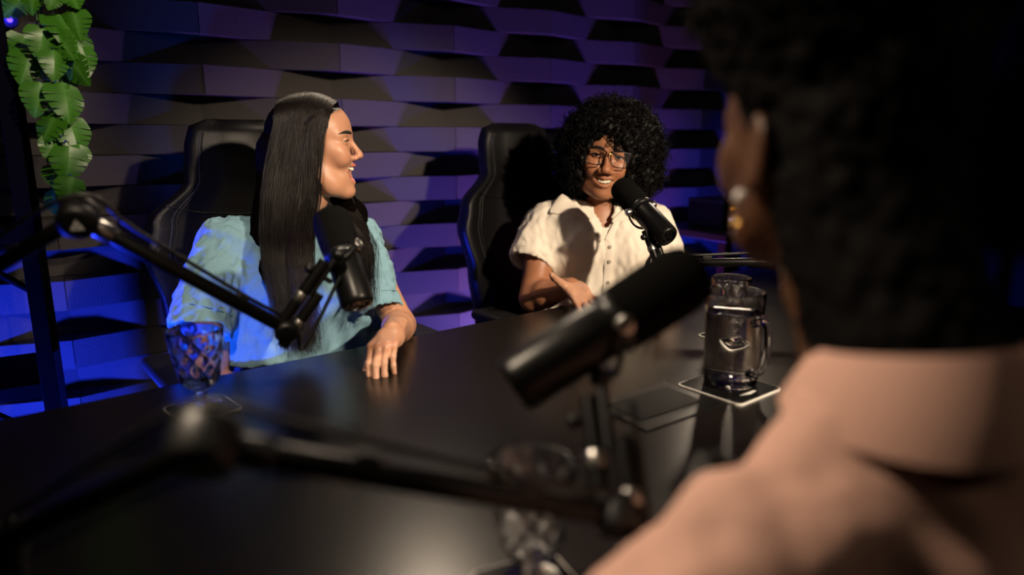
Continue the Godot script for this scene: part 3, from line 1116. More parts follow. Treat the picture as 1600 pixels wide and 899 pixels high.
# joints: foot on the table, shoulder, elbow, wrist, then the yoke
func build_arm(label: String, foot: Vector3, shoulder: Vector3, elbow: Vector3, wrist: Vector3, yoke: Vector3, logo := false) -> void:
	var t := thing("boom_arm", label, "boom arm", foot, "black microphone boom arms")
	var mb := MB.new()
	mb.lathe(Transform3D(Basis(), foot), [Vector2(0, 0), Vector2(0.036, 0), Vector2(0.036, 0.012), Vector2(0.026, 0.02), Vector2(0.018, 0.03), Vector2(0.018, 0.05), Vector2(0, 0.05)], 28)
	mb.cyl(foot + Vector3(0, 0.04, 0), shoulder, 0.014, 16)
	part("base", mb, M.arm_metal, t)
	var side := (elbow - shoulder).cross(wrist - elbow)
	side = side.normalized() if side.length() > 1e-4 else Vector3.RIGHT
	if side.dot(EYE - elbow) < 0: side = -side
	for j in [[shoulder, 0.022, 0.018], [elbow, 0.026, 0.021]]:
		mb = MB.new()
		mb.cyl(j[0] - side * j[2], j[0] + side * j[2], j[1], 32, 0.008)
		var jt := part("joint", mb, M.plastic, t)
		if logo and j[1] > 0.024:
			mb = MB.new()
			var up := (Vector3.UP - side * side.y).normalized()
			var b := Basis(up.cross(side), up, side)
			var tri_ := PackedVector2Array([Vector2(-0.0085, -0.007), Vector2(0.0085, -0.007), Vector2(0.0, 0.0085)])
			for k in 3:
				var a: Vector2 = tri_[k]
				var c: Vector2 = tri_[(k + 1) % 3]
				var ctr := Vector2(0, -0.002)
				mb.prism(Transform3D(b, elbow + side * j[2]), PackedVector2Array([a, c, ctr.lerp(c, 0.42), ctr.lerp(a, 0.42)]), -0.0002, 0.0006)
			part("logo", mb, M.white_print, jt)
	for sg in [[shoulder, elbow], [elbow, wrist]]:
		mb = MB.new()
		var d: Vector3 = (sg[1] - sg[0]).normalized()
		mb.cyl(sg[0] + d * 0.018, sg[1] - d * 0.012, 0.0112, 20, 0.002)
		part("tube", mb, M.arm_metal, t)
		mb = MB.new()
		mb.cyl(sg[0] + d * 0.016, sg[0] + d * 0.05, 0.0135, 20, 0.003)
		part("sleeve", mb, M.steel if logo else M.gunmetal, t)
	# wrist: a drum, then two short parallel rods to the yoke
	var up := (yoke - wrist).normalized()
	var sd := up.cross(side).normalized()
	mb = MB.new()
	mb.cyl(wrist - side * 0.017, wrist + side * 0.017, 0.0205, 28, 0.005)
	part("wrist_joint", mb, M.plastic, t)
	var Lr := (yoke - wrist).length()
	for s in [-1.0, 1.0]:
		var o: Vector3 = sd * s * 0.0135
		mb = MB.new()
		var a := wrist + o + up * (0.004 if s < 0 else -0.03)
		var e := wrist + o + up * Lr * (0.86 if s < 0 else 0.52)
		mb.tube(curve([a, a.lerp(e, 0.5), e], 3), 0.0098, 16)
		var rod := part("rod", mb, M.arm_metal, t)
		mb = MB.new()
		mb.cyl(a.lerp(e, 0.36), a.lerp(e, 0.50), 0.0112, 20, 0.001)
		part("ring", mb, M.steel, rod)
	mb = MB.new()
	mb.tube([wrist + up * Lr * 0.45, yoke], 0.006, 10)
	mb.ball(Transform3D(Basis(), yoke), Vector3(0.0115, 0.0115, 0.0115), 16, 10)
	part("mount", mb, M.black_metal, t)
	mb = MB.new()
	mb.tube([wrist + up * Lr * 0.7 + sd * 0.02, wrist + up * Lr * 0.7 - sd * 0.028], 0.0045, 8)
	mb.ball(Transform3D(Basis(), wrist + up * Lr * 0.7 - sd * 0.03), Vector3(0.008, 0.008, 0.008), 12, 8)
	part("thumb_screw", mb, M.black_metal, t)
	# the cable clipped along the arm
	var lift := Vector3(0, 0.019, 0)
	mb = MB.new()
	var dd := (wrist - elbow).normalized()
	mb.tube(curve([shoulder + lift, shoulder.lerp(elbow, 0.6) + lift * 1.6, elbow + lift * 1.6, elbow.lerp(wrist, 0.25) + lift * 1.5, elbow.lerp(wrist, 0.8) + lift, wrist + lift * 1.0 + dd * 0.02, wrist + dd * 0.035 - Vector3(0, 0.02, 0), yoke - up * 0.03 + sd * 0.028], 6), 0.0035, 8)
	part("cable", mb, M.cable, t)
	for f in [0.35, 0.75]:
		mb = MB.new()
		var c := elbow.lerp(wrist, f)
		mb.box(Transform3D(basis_z(dd), c + Vector3(0, 0.012, 0)), Vector3(0.014, 0.012, 0.02), 0.002)
		part("clip", mb, M.plastic, t)

func build_mics() -> void:
	var a := build_mic("black foam-tipped microphone in front of the woman in teal", px(513, 328, 1.30), px(560, 478, 1.245), Vector3(0.8, 0, 0.5))
	build_arm("black boom arm with a white triangle mark holding the mic of the woman in teal", on_plane(-330, 735, TABLE_Y), px(-330, 610, 0.95), px(122, 340, 0.95), px(447, 514, 1.19), px(528, 398, 1.2), true)
	a = build_mic("black foam-tipped microphone in front of the woman in the white shirt", px(966, 288, 1.90), px(1044, 372, 1.76), Vector3(-0.75, -0.3, 0.5))
	var w := px(1030, 440, 1.78)
	build_arm("black boom arm reaching to the mic of the woman in the white shirt", tab(2.05, 0.30, TABLE_Y), tab(2.05, 0.30, TABLE_Y + 0.14), px(1330, 408, 1.75), px(1032, 409, 1.78) + Vector3(0, -0.004, 0), px(1010, 352, 1.80))
	build_mic("large blurred microphone pointing at the person seen from behind", px(1098, 416, 0.72), px(800, 606, 0.70), Vector3(-0.2, -0.25, -0.9))
	build_arm("blurred boom arm of the microphone in front of the person seen from behind", on_plane(30, 990, TABLE_Y), on_plane(30, 990, TABLE_Y) + Vector3(0, 0.10, 0), px(318, 695, 0.50), px(965, 805, 0.62), px(938, 592, 0.69))

# ---------------------------------------------------------------- glassware
func goblet_mesh() -> MB:
	var mb := MB.new()
	var seg := 64
	# outside, from the foot upwards, then the inside downwards
	var outp := [Vector2(0.0, 0.0), Vector2(0.034, 0.0), Vector2(0.0355, 0.002), Vector2(0.034, 0.004), Vector2(0.02, 0.007), Vector2(0.010, 0.012), Vector2(0.0075, 0.019), Vector2(0.0105, 0.025), Vector2(0.0085, 0.029), Vector2(0.012, 0.034), Vector2(0.022, 0.041)]
	var n0 := outp.size()
	for i in 19:
		var s := i / 18.0
		outp.append(Vector2(0.029 + 0.0165 * pow(s, 0.7), 0.047 + s * 0.083))
	outp.append_array([Vector2(0.0462, 0.139), Vector2(0.0465, 0.1435), Vector2(0.0457, 0.1448), Vector2(0.0447, 0.1435)])
	for i in range(10, -1, -1):
		var s := i / 10.0
		outp.append(Vector2(0.0245 + 0.0188 * pow(s, 0.7), 0.050 + s * 0.088))
	outp.append_array([Vector2(0.015, 0.045), Vector2(0.0, 0.043)])
	var s0 := mb.v.size()
	for i in outp.size():
		for k in seg:
			var g := TAU * k / seg
			var r: float = outp[i].x
			if i >= n0 - 1 and i < n0 + 19:
				var h: float = (outp[i].y - 0.041) / 0.09
				var a := fposmod(k / float(seg) * 10.0 + h * 2.5, 1.0)
				var b := fposmod(k / float(seg) * 10.0 - h * 2.5, 1.0)
				var d := minf(absf(a - 0.5), absf(b - 0.5)) * 2.0
				r += 0.0034 * (d - 0.35) * smoothstep(1.06, 0.86, h)
			mb.vert(Vector3(cos(g) * r, outp[i].y, -sin(g) * r), Vector3.ZERO)
	for i in outp.size() - 1:
		for k in seg:
			var k2 := (k + 1) % seg
			mb.quad(s0 + i * seg + k, s0 + i * seg + k2, s0 + (i + 1) * seg + k2, s0 + (i + 1) * seg + k)
	mb.orient(0, 0)
	mb.smooth()
	return mb

func coaster(label: String, c: Vector3, turn: float, side: float) -> void:
	var t := thing("coaster", label, "coaster", c, "square black coasters with pale edges")
	t.rotation.y = turn
	var out := func(h: float, r: float) -> PackedVector2Array:
		var p := PackedVector2Array()
		for q in 4:
			for k in 6:
				var g := (q + k / 5.0) * PI / 2
				var o := Vector2([1, -1, -1, 1][q], [1, 1, -1, -1][q]) * (h - r)
				p.append(o + Vector2(cos(g), sin(g)) * r)
		return p
	var b := Basis(Vector3.RIGHT, Vector3.BACK, Vector3.DOWN)
	var b2 := Basis(Vector3.RIGHT, Vector3.FORWARD, Vector3.UP)
	var mb := MB.new()
	mb.prism(Transform3D(b2, Vector3.ZERO), out.call(side / 2 - 0.0016, 0.012), 0.0006, 0.0036)
	part("plate", mb, M.coaster, t, true)
	mb = MB.new()
	var o: PackedVector2Array = out.call(side / 2, 0.0135)
	var i_: PackedVector2Array = out.call(side / 2 - 0.0018, 0.012)
	for k in o.size():
		var k2 := (k + 1) % o.size()
		var P := func(p: Vector2, z: float) -> Vector3: return b2 * Vector3(p.x, p.y, z)
		mb.flat([P.call(o[k], 0), P.call(o[k2], 0), P.call(o[k2], 0.0034), P.call(o[k], 0.0034)])
		mb.flat([P.call(o[k], 0.0034), P.call(o[k2], 0.0034), P.call(i_[k2], 0.004), P.call(i_[k], 0.004)])
		mb.flat([P.call(i_[k], 0.004), P.call(i_[k2], 0.004), P.call(i_[k2], 0.0), P.call(i_[k], 0.0)])
		mb.flat([P.call(i_[k], 0.0), P.call(i_[k2], 0.0), P.call(o[k2], 0.0), P.call(o[k], 0.0)])
	mb.orient(0, 0)
	mb.smooth()
	part("edge", mb, M.coaster_edge, t, true)
	# white mark printed near one corner
	mb = MB.new()
	mb.prism(Transform3D(b2, Vector3.ZERO), PackedVector2Array([Vector2(side * 0.20, side * 0.02), Vector2(side * 0.36, side * 0.02), Vector2(side * 0.38, side * 0.2), Vector2(side * 0.30, side * 0.34), Vector2(side * 0.24, side * 0.3)]), 0.0036, 0.0038)
	part("print", mb, M.white_print, t, true)
	mb = MB.new()
	mb.prism(Transform3D(b2, Vector3.ZERO), PackedVector2Array([Vector2(-side * 0.20, -side * 0.30), Vector2(-side * 0.05, -side * 0.36), Vector2(side * 0.12, -side * 0.34), Vector2(side * 0.1, -side * 0.3), Vector2(-side * 0.05, -side * 0.3)]), 0.0036, 0.0038)
	part("print", mb, M.white_print, t, true)

func build_glass() -> void:
	var ang := atan2(0.616, 0.769)
	var gm := to_mesh(goblet_mesh(), M.glass)
	var lift := Vector3(0, 0.0041, 0)
	var spots := [[on_plane(317, 640, TABLE_Y), "cut-glass goblet on a coaster in front of the woman in teal", "black coaster under the goblet of the woman in teal"], [on_plane(1137, 527, TABLE_Y), "cut-glass goblet standing behind the water pitcher", "black coaster behind the water pitcher, under a goblet"], [on_plane(830, 924, TABLE_Y), "blurred cut-glass goblet below the boom arm of the blurred microphone", "black coaster under the blurred goblet beside the boom arm"]]
	for k in 3:
		coaster(spots[k][2], spots[k][0], ang + [0.1, 0.0, -0.25][k], 0.105)
		var g := thing("goblet", spots[k][1], "glass", spots[k][0] + lift, "cut-glass goblets")
		var o := MeshInstance3D.new()
		o.name = "glass_bowl"
		o.mesh = gm
		g.add_child(o)
		g.rotation.y = k * 0.7
	# pitcher
	var c := on_plane(1140, 601, TABLE_Y)
	coaster("large square black coaster with a bright edge under the water pitcher", on_plane(1139, 606, TABLE_Y), ang, 0.142)
	c += lift
	var t := thing("water_pitcher", "clear glass pitcher of water with a handle on a square coaster", "pitcher", c)
	var prof := func(y: float) -> float: return 0.0500 + 0.0055 * y / 0.18
	var H := 0.182
	var th := 0.0036
	var mb := MB.new()
	var seg := 72
	var spout := atan2(-0.45, -0.9)      # direction of the lip in the x-z plane
	var rows := []
	rows.append([0.0, 0.0]); rows.append([0.040, 0.0]); rows.append([0.046, 0.0012]); rows.append([0.0495, 0.005])
	for i in range(1, 15): rows.append([prof.call(H * i / 14.0), H * i / 14.0])
	rows.append([prof.call(H) - th * 0.3, H + 0.0014]); rows.append([prof.call(H) - th * 0.8, H + 0.0012])
	for i in range(13, 1, -1): rows.append([prof.call(H * i / 14.0) - th, H * i / 14.0])
	rows.append([0.0455, 0.0185]); rows.append([0.040, 0.0155]); rows.append([0.0, 0.0145])
	for r in rows:
		for k in seg:
			var g := TAU * k / seg
			var d := wrapf(g - spout, -PI, PI)
			var up := smoothstep(0.80, 1.0, r[1] / H) * exp(-pow(d / 0.34, 2))
			var rr: float = r[0] + 0.014 * up if r[1] > 0.1 else r[0]
			var y: float = r[1] + 0.008 * up
			mb.vert(c + Vector3(cos(g) * rr, y, sin(g) * rr), Vector3.ZERO)
	for i in rows.size() - 1:
		for k in seg:
			var k2 := (k + 1) % seg
			mb.quad(i * seg + k, i * seg + k2, (i + 1) * seg + k2, (i + 1) * seg + k)
	mb.orient(0, 0)
	mb.smooth()
	part("body", mb, M.glass, t)
	mb = MB.new()
	var hd := Vector3(0.47, 0, 0.883)
	var r0: float = 0.052
	var pts := curve([c + hd * (r0 - 0.0005) + Vector3(0, 0.132, 0), c + hd * (r0 + 0.012) + Vector3(0, 0.140, 0), c + hd * (r0 + 0.028) + Vector3(0, 0.130, 0), c + hd * (r0 + 0.032) + Vector3(0, 0.09, 0), c + hd * (r0 + 0.024) + Vector3(0, 0.05, 0), c + hd * (r0 + 0.008) + Vector3(0, 0.035, 0), c + hd * (r0 - 0.0025) + Vector3(0, 0.034, 0)], 6)
	var rad := []
	for i in pts.size():
		var s := float(i) / (pts.size() - 1)
		rad.append(0.0068 + 0.005 * pow(absf(2 * s - 1), 4))
	mb.tube(pts, rad, 16, true, Vector2(0.85, 1.2))
	part("handle", mb, M.glass, t)
	mb = MB.new()
	var wl := 0.143
	var wr := []
	wr.append(Vector2(0.0, 0.0142)); wr.append(Vector2(0.0402, 0.0152)); wr.append(Vector2(0.0458, 0.0185))
	for i in range(2, 12): wr.append(Vector2(prof.call(H * i / 14.0) - th + 0.0003, H * i / 14.0))
	wr.append(Vector2(prof.call(wl) - th + 0.0003, wl)); wr.append(Vector2(prof.call(wl) - th - 0.0015, wl - 0.0006)); wr.append(Vector2(0, wl - 0.0008))
	mb.lathe(Transform3D(Basis(), c), wr, 72)
	part("water", mb, M.water, t)

func build_gear() -> void:
	# dark stand with a small lit unit on it, far behind, beside the wall
	var b := px(1118, 352, 3.0)
	var t := thing("equipment_stand", "dark stand with a small audio unit showing coloured lights behind the table", "equipment", Vector3(b.x, 0, b.z))
	var base := Vector3(b.x, 0, b.z)
	var bs := Basis(WALL_E, Vector3.UP, WALL_N)
	var mb := MB.new()
	mb.box(Transform3D(bs, base + Vector3(0.1, b.y - 0.015, 0)), Vector3(0.6, 0.03, 0.4), 0.004)
	part("top_board", mb, M.table_dark, t)
	for s in [[-1, -1], [-1, 1], [1, -1], [1, 1]]:
		mb = MB.new()
		mb.box(Transform3D(bs, base + Vector3(0.1, 0, 0) + WALL_E * 0.27 * s[0] + WALL_N * 0.17 * s[1] + Vector3(0, b.y / 2 - 0.015, 0)), Vector3(0.04, b.y - 0.03, 0.04), 0.003)
		part("leg", mb, M.table_dark, t)
	var u := thing("audio_unit", "small black audio unit with yellow and blue indicator lights on the dark stand", "electronics", base + Vector3(0.05, b.y, 0))
	mb = MB.new()
	mb.box(Transform3D(bs, base + Vector3(0.05, b.y + 0.06, 0)), Vector3(0.28, 0.12, 0.2), 0.005)
	part("case", mb, M.plastic, u)
	var face := base + Vector3(0.05, b.y, 0) + WALL_N * 0.1015
	for q in [[-0.075, 0.085, 0.045, 0.012, Color(1.0, 0.62, 0.12), 0.5], [-0.03, 0.10, 0.014, 0.010, Color(0.15, 0.25, 1.0), 0.9], [-0.075, 0.04, 0.06, 0.010, Color(0.7, 0.65, 1.0), 0.35], [0.0, 0.06, 0.012, 0.010, Color(1.0, 0.7, 0.2), 0.4]]:
		mb = MB.new()
		mb.box(Transform3D(bs, face + WALL_E * q[0] + Vector3(0, q[1], 0)), Vector3(q[2], q[3], 0.004), 0.001)
		part("indicator_light", mb, glow("indicator_%d" % int(q[1] * 1000), q[4], q[5]), u)
# ---------------------------------------------------------------- people
func polyline_dist(p: Vector3, pts: Array) -> float:
	var best := 1e9
	for i in pts.size() - 1:
		var ab: Vector3 = pts[i + 1] - pts[i]
		var t := clampf((p - pts[i]).dot(ab) / ab.length_squared(), 0, 1)
		best = minf(best, (p - pts[i] - ab * t).length())
	return best

# x: the person's left, y: up, z: out of the face; eyes at y = 0
func build_head(mb: MB, T: Transform3D, cell: float, o: Dictionary) -> Field:
	var f := Field.new(cell)
	var op: float = o.open            # how far the jaw is dropped
	var mw: float = o.mouth           # half width of the mouth
	var sm: float = o.smile           # how far the corners are raised
	f.ell(Vector3(0, 0.036, -0.012), Vector3(0.0715, 0.074, 0.095), 0.012)
	f.ell(Vector3(0, 0.026, 0.030), Vector3(0.060, 0.056, 0.055), 0.02)
	f.ell(Vector3(0, -0.034, 0.026), Vector3(0.054, 0.066, 0.052), 0.02)
	for s in [-1.0, 1.0]:
		f.ell(Vector3(s * 0.042, -0.022, 0.050), Vector3(0.021, 0.019, 0.025), 0.026)
		f.ell(Vector3(s * 0.034, -0.042, 0.063), Vector3(0.018, 0.016, 0.016) * (1.0 + 0.10 * o.cheek), 0.022)
		f.cap(Vector3(s * 0.050, -0.046, -0.004), Vector3(s * 0.043, -0.070 - op * 0.6, 0.012), 0.016, 0.015, 0.034)
		f.cap(Vector3(s * 0.043, -0.070 - op * 0.6, 0.012), Vector3(s * 0.014, -0.102 - op, 0.056), 0.015, 0.0145, 0.028)
	f.ell(Vector3(0, -0.102 - op, 0.0625), Vector3(0.019, 0.0145, 0.0165), 0.016)
	f.ell(Vector3(0, -0.068 - op * 0.35, 0.058), Vector3(0.034, 0.030 + op * 0.4, 0.028), 0.014)
	f.cap(Vector3(-0.030, -0.085 - op, 0.03), Vector3(0.030, -0.085 - op, 0.03), 0.022, 0.022, 0.03)
	for s in [-1.0, 1.0]:
		f.cap(Vector3(s * 0.010, 0.013, 0.0765), Vector3(s * 0.046, 0.013, 0.061), 0.0085, 0.008, 0.014)
		f.ell(Vector3(s * 0.032, -0.002, 0.093), Vector3(0.0185, 0.0125, 0.018), 0.012, 1)
		f.ell(Vector3(s * 0.032, -0.0165, 0.068), Vector3(0.014, 0.006, 0.008), 0.008)
	f.cap(Vector3(0, 0.006, 0.0785), Vector3(0, -0.030, 0.0985), 0.0062, 0.0078, 0.010)
	f.ell(Vector3(0, -0.0375, 0.1005), Vector3(0.0108, 0.0088, 0.0095) * float(o.nose), 0.007)
	for s in [-1.0, 1.0]:
		f.ell(Vector3(s * 0.0125 * o.nose, -0.0425, 0.0895), Vector3(0.0072, 0.0070, 0.0095) * float(o.nose), 0.006)
	for s in [-1.0, 1.0]:
		f.ell(Vector3(s * 0.0066, -0.0500, 0.0950), Vector3(0.0040, 0.0040, 0.0062), 0.002, 1)
	# lips round the opening
	var zc := func(x: float) -> float: return 0.0850 - 24.0 * x * x
	var upper := []
	var lower := []
	for i in 11:
		var x := lerpf(-mw, mw, i / 10.0)
		var e := absf(x) / mw
		upper.append(Vector3(x, -0.0625 + sm * pow(e, 2.0) - 0.006 * pow(e, 2.0) + (0.0012 if e > 0.15 and e < 0.5 else 0.0), zc.call(x) - 0.001))
		lower.append(Vector3(x, -0.0625 + sm * pow(e, 2.0) - 0.006 * pow(e, 2.0) - (o.gap + op * 1.15) * (1.0 - pow(e, 2.4)), zc.call(x) - 0.001 - op * 0.35 * (1.0 - e * e)))
	for i in 10:
		var e := absf(i - 4.5) / 5.0
		f.cap(upper[i], upper[i + 1], o.lip * (0.0048 - 0.0022 * e), o.lip * (0.0048 - 0.0022 * e), 0.004)
		f.cap(lower[i], lower[i + 1], o.lip * (0.0058 - 0.003 * e), o.lip * (0.0058 - 0.003 * e), 0.004)
	var gapmid: float = (o.gap + op * 1.15) * 0.5
	for i in range(1, 9):
		var a: Vector3 = (upper[i] + lower[i]) * 0.5
		var b: Vector3 = (upper[i + 1] + lower[i + 1]) * 0.5
		var ha: float = maxf((upper[i].y - lower[i].y) * 0.5 - 0.0032 * o.lip, 0.0006)
		var hb: float = maxf((upper[i + 1].y - lower[i + 1].y) * 0.5 - 0.0032 * o.lip, 0.0006)
		for dz in [0.006, -0.006, -0.018]:
			f.cap(a + Vector3(0, 0, dz), b + Vector3(0, 0, dz), ha, hb, 0.0015, 1)
	for s in [-1.0, 1.0]:
		var eb := Basis(Vector3.UP, -0.35 * s)
		f.ell(Vector3(s * 0.0745, -0.016, -0.012), Vector3(0.0065, 0.031, 0.018), 0.005, 0, eb)
		f.ell(Vector3(s * 0.0810, -0.010, -0.009), Vector3(0.0045, 0.018, 0.0095), 0.004, 1, eb)
		f.ell(Vector3(s * 0.0755, -0.041, -0.006), Vector3(0.0065, 0.009, 0.008), 0.004)
	# throat
	f.cap(Vector3(0, -0.04, -0.03), Vector3(0, -0.125, -0.035), 0.050, 0.049, 0.02)
	f.run()
	var skin: Color = o.skin
	var lipc: Color = o.lip_color
	var paint := func(p: Vector3) -> Color:
		var c := skin
		if p.z > 0.03:
			var blush: float = exp(-pow((absf(p.x) - 0.040) / 0.016, 2) - pow((p.y + 0.035) / 0.016, 2)) * 0.35 + exp(-pow(p.x / 0.014, 2) - pow((p.y + 0.038) / 0.010, 2)) * 0.25
			c = c.lerp(Color(c.r * 1.02, c.g * 0.78, c.b * 0.74), blush)
			if p.y < -0.045 and p.y > -0.12:
				var d := minf(polyline_dist(p, upper), polyline_dist(p, lower))
				c = c.lerp(lipc, 1.0 - smoothstep(0.0042, 0.0068, d))
				var deep: float = zc.call(clampf(p.x, -mw, mw)) - 0.0065 - op * 0.25
				if p.z < deep and absf(p.x) < mw * 0.93 and p.y < -0.056 + sm and p.y > -0.070 - o.gap - op * 1.5:
					c = Color(0.035, 0.008, 0.007)
		return c
	f.mesh_into(mb, T, paint, 1)
	# eyelids, as part of the same skin
	for s in [-1.0, 1.0]:
		var ec := Vector3(s * 0.0315, 0.0, 0.0675)
		for up in [true, false]:
			var s0 := mb.v.size()
			for i in 9:
				for k in 15:
					var ph := lerpf(-1.15, 1.15, k / 14.0)
					var edge: float = (o.lid_up if up else o.lid_down) * pow(maxf(cos(ph * 1.32), 0.0), 0.7) + o.lid_tilt
					var el := lerpf(edge, 1.5 if up else -1.5, i / 8.0)
					var r := 0.0131 + (0.0009 if i == 1 else 0.0) + 0.0012 * (i / 8.0)
					mb.col = skin if i > 0 else skin * 0.8
					mb.vert(T * (ec + r * Vector3(sin(ph), cos(ph) * sin(el), cos(ph) * cos(el))), (T.basis * Vector3(sin(ph), cos(ph) * sin(el), cos(ph) * cos(el))).normalized())
			for i in 8:
				for k in 14:
					var a := s0 + i * 15 + k
					if up: mb.quad(a, a + 1, a + 16, a + 15)
					else: mb.quad(a, a + 15, a + 16, a + 1)
	return f

func build_face_parts(t: Node3D, f: Field, T: Transform3D, o: Dictionary) -> void:
	var sc := T.basis.get_scale().x
	for s in [-1.0, 1.0]:
		var ec := Vector3(s * 0.0315, 0.0, 0.0675)
		var mb := MB.new()
		var gaze: Vector3 = o.gaze
		mb.ball(Transform3D(basis_y(gaze), ec), Vector3.ONE * 0.0122, 24, 28)
		for i in mb.v.size():
			var a := rad_to_deg((mb.v[i] - ec).angle_to(gaze))
			mb.c[i] = Color(0.004, 0.003, 0.003) if a < 12 else Color(0.035, 0.014, 0.006) if a < 29 else Color(0.55, 0.50, 0.46)
			mb.v[i] = T * mb.v[i]
			mb.n[i] = (T.basis * mb.n[i]).normalized()
		part("eye", mb, M.eye, t)
		# lashes along the upper lid
		mb = MB.new()
		var pts := []
		var rad := []
		for k in 13:
			var ph := lerpf(-1.08, 1.08, k / 12.0)
			var el: float = o.lid_up * pow(maxf(cos(ph * 1.32), 0.0), 0.7) + o.lid_tilt
			pts.append(T * (ec + 0.0150 * Vector3(sin(ph), cos(ph) * sin(el - 0.06), cos(ph) * cos(el - 0.06))))
			rad.append(sc * (0.0021 - 0.0012 * absf(k - 6) / 6.0))
		mb.tube(pts, rad, 6)
		part("eyelashes", mb, M.brow, t)
		mb = MB.new()
		pts = []
		rad = []
		for k in 11:
			var e := k / 10.0
			var x: float = lerpf(0.012, 0.056, e) * s
			var y: float = 0.0165 + o.brow_up + 0.0055 * sin(e * PI * 0.8) - 0.004 * e
			pts.append(T * (f.hit(Vector3(x, y, 0.12), Vector3(0, 0, -1)) + Vector3(0, 0, 0.0004)))
			rad.append(sc * 0.0040 * (0.75 + 0.5 * sin(e * PI)) * (1.0 - 0.65 * e * e))
		mb.tube(pts, rad, 8, true, Vector2(1.0, 0.5), T.basis.y)
		part("eyebrow", mb, M.brow, t)
	var tb := MB.new()
	var x := 0.0
	var ws := [0.0088, 0.0068, 0.0076, 0.0068, 0.0066]
	for s in [-1.0, 1.0]:
		x = 0.0
		for w in ws:
			var cx: float = s * (x + w / 2)
			if absf(cx) < o.mouth * 0.93:
				var ty: float = -0.0675 + o.smile * pow(absf(cx) / o.mouth, 2.0) * 0.8 + o.teeth_y
				var h: float = 0.0098 if w > 0.008 else 0.0088
				tb.box(T * Transform3D(Basis(Vector3.UP, atan(44.0 * cx)), Vector3(cx, ty, 0.0790 - 22.0 * cx * cx)), Vector3(w * 1.03, h, 0.006), 0.0015, 2)
			x += w
	part("upper_teeth", tb, M.tooth, t)
	if o.open > 0.005:
		tb = MB.new()
		for s in [-1.0, 1.0]:
			x = 0.0
			for w in [0.0056, 0.006, 0.0066]:
				var cx: float = s * (x + w / 2)
				tb.box(T * Transform3D(Basis(Vector3.UP, atan(26.0 * cx)), Vector3(cx, -0.080 - o.open * 1.2, 0.0725 - 14.0 * cx * cx)), Vector3(w * 0.95, 0.008, 0.005), 0.0018, 2)
				x += w
		part("lower_teeth", tb, M.tooth, t)
		tb = MB.new()
		tb.ball(T * Transform3D(Basis(), Vector3(0, -0.081 - o.open * 1.0, 0.055)), Vector3(0.017, 0.006, 0.02), 20, 10)
		part("tongue", tb, M.tongue, t)

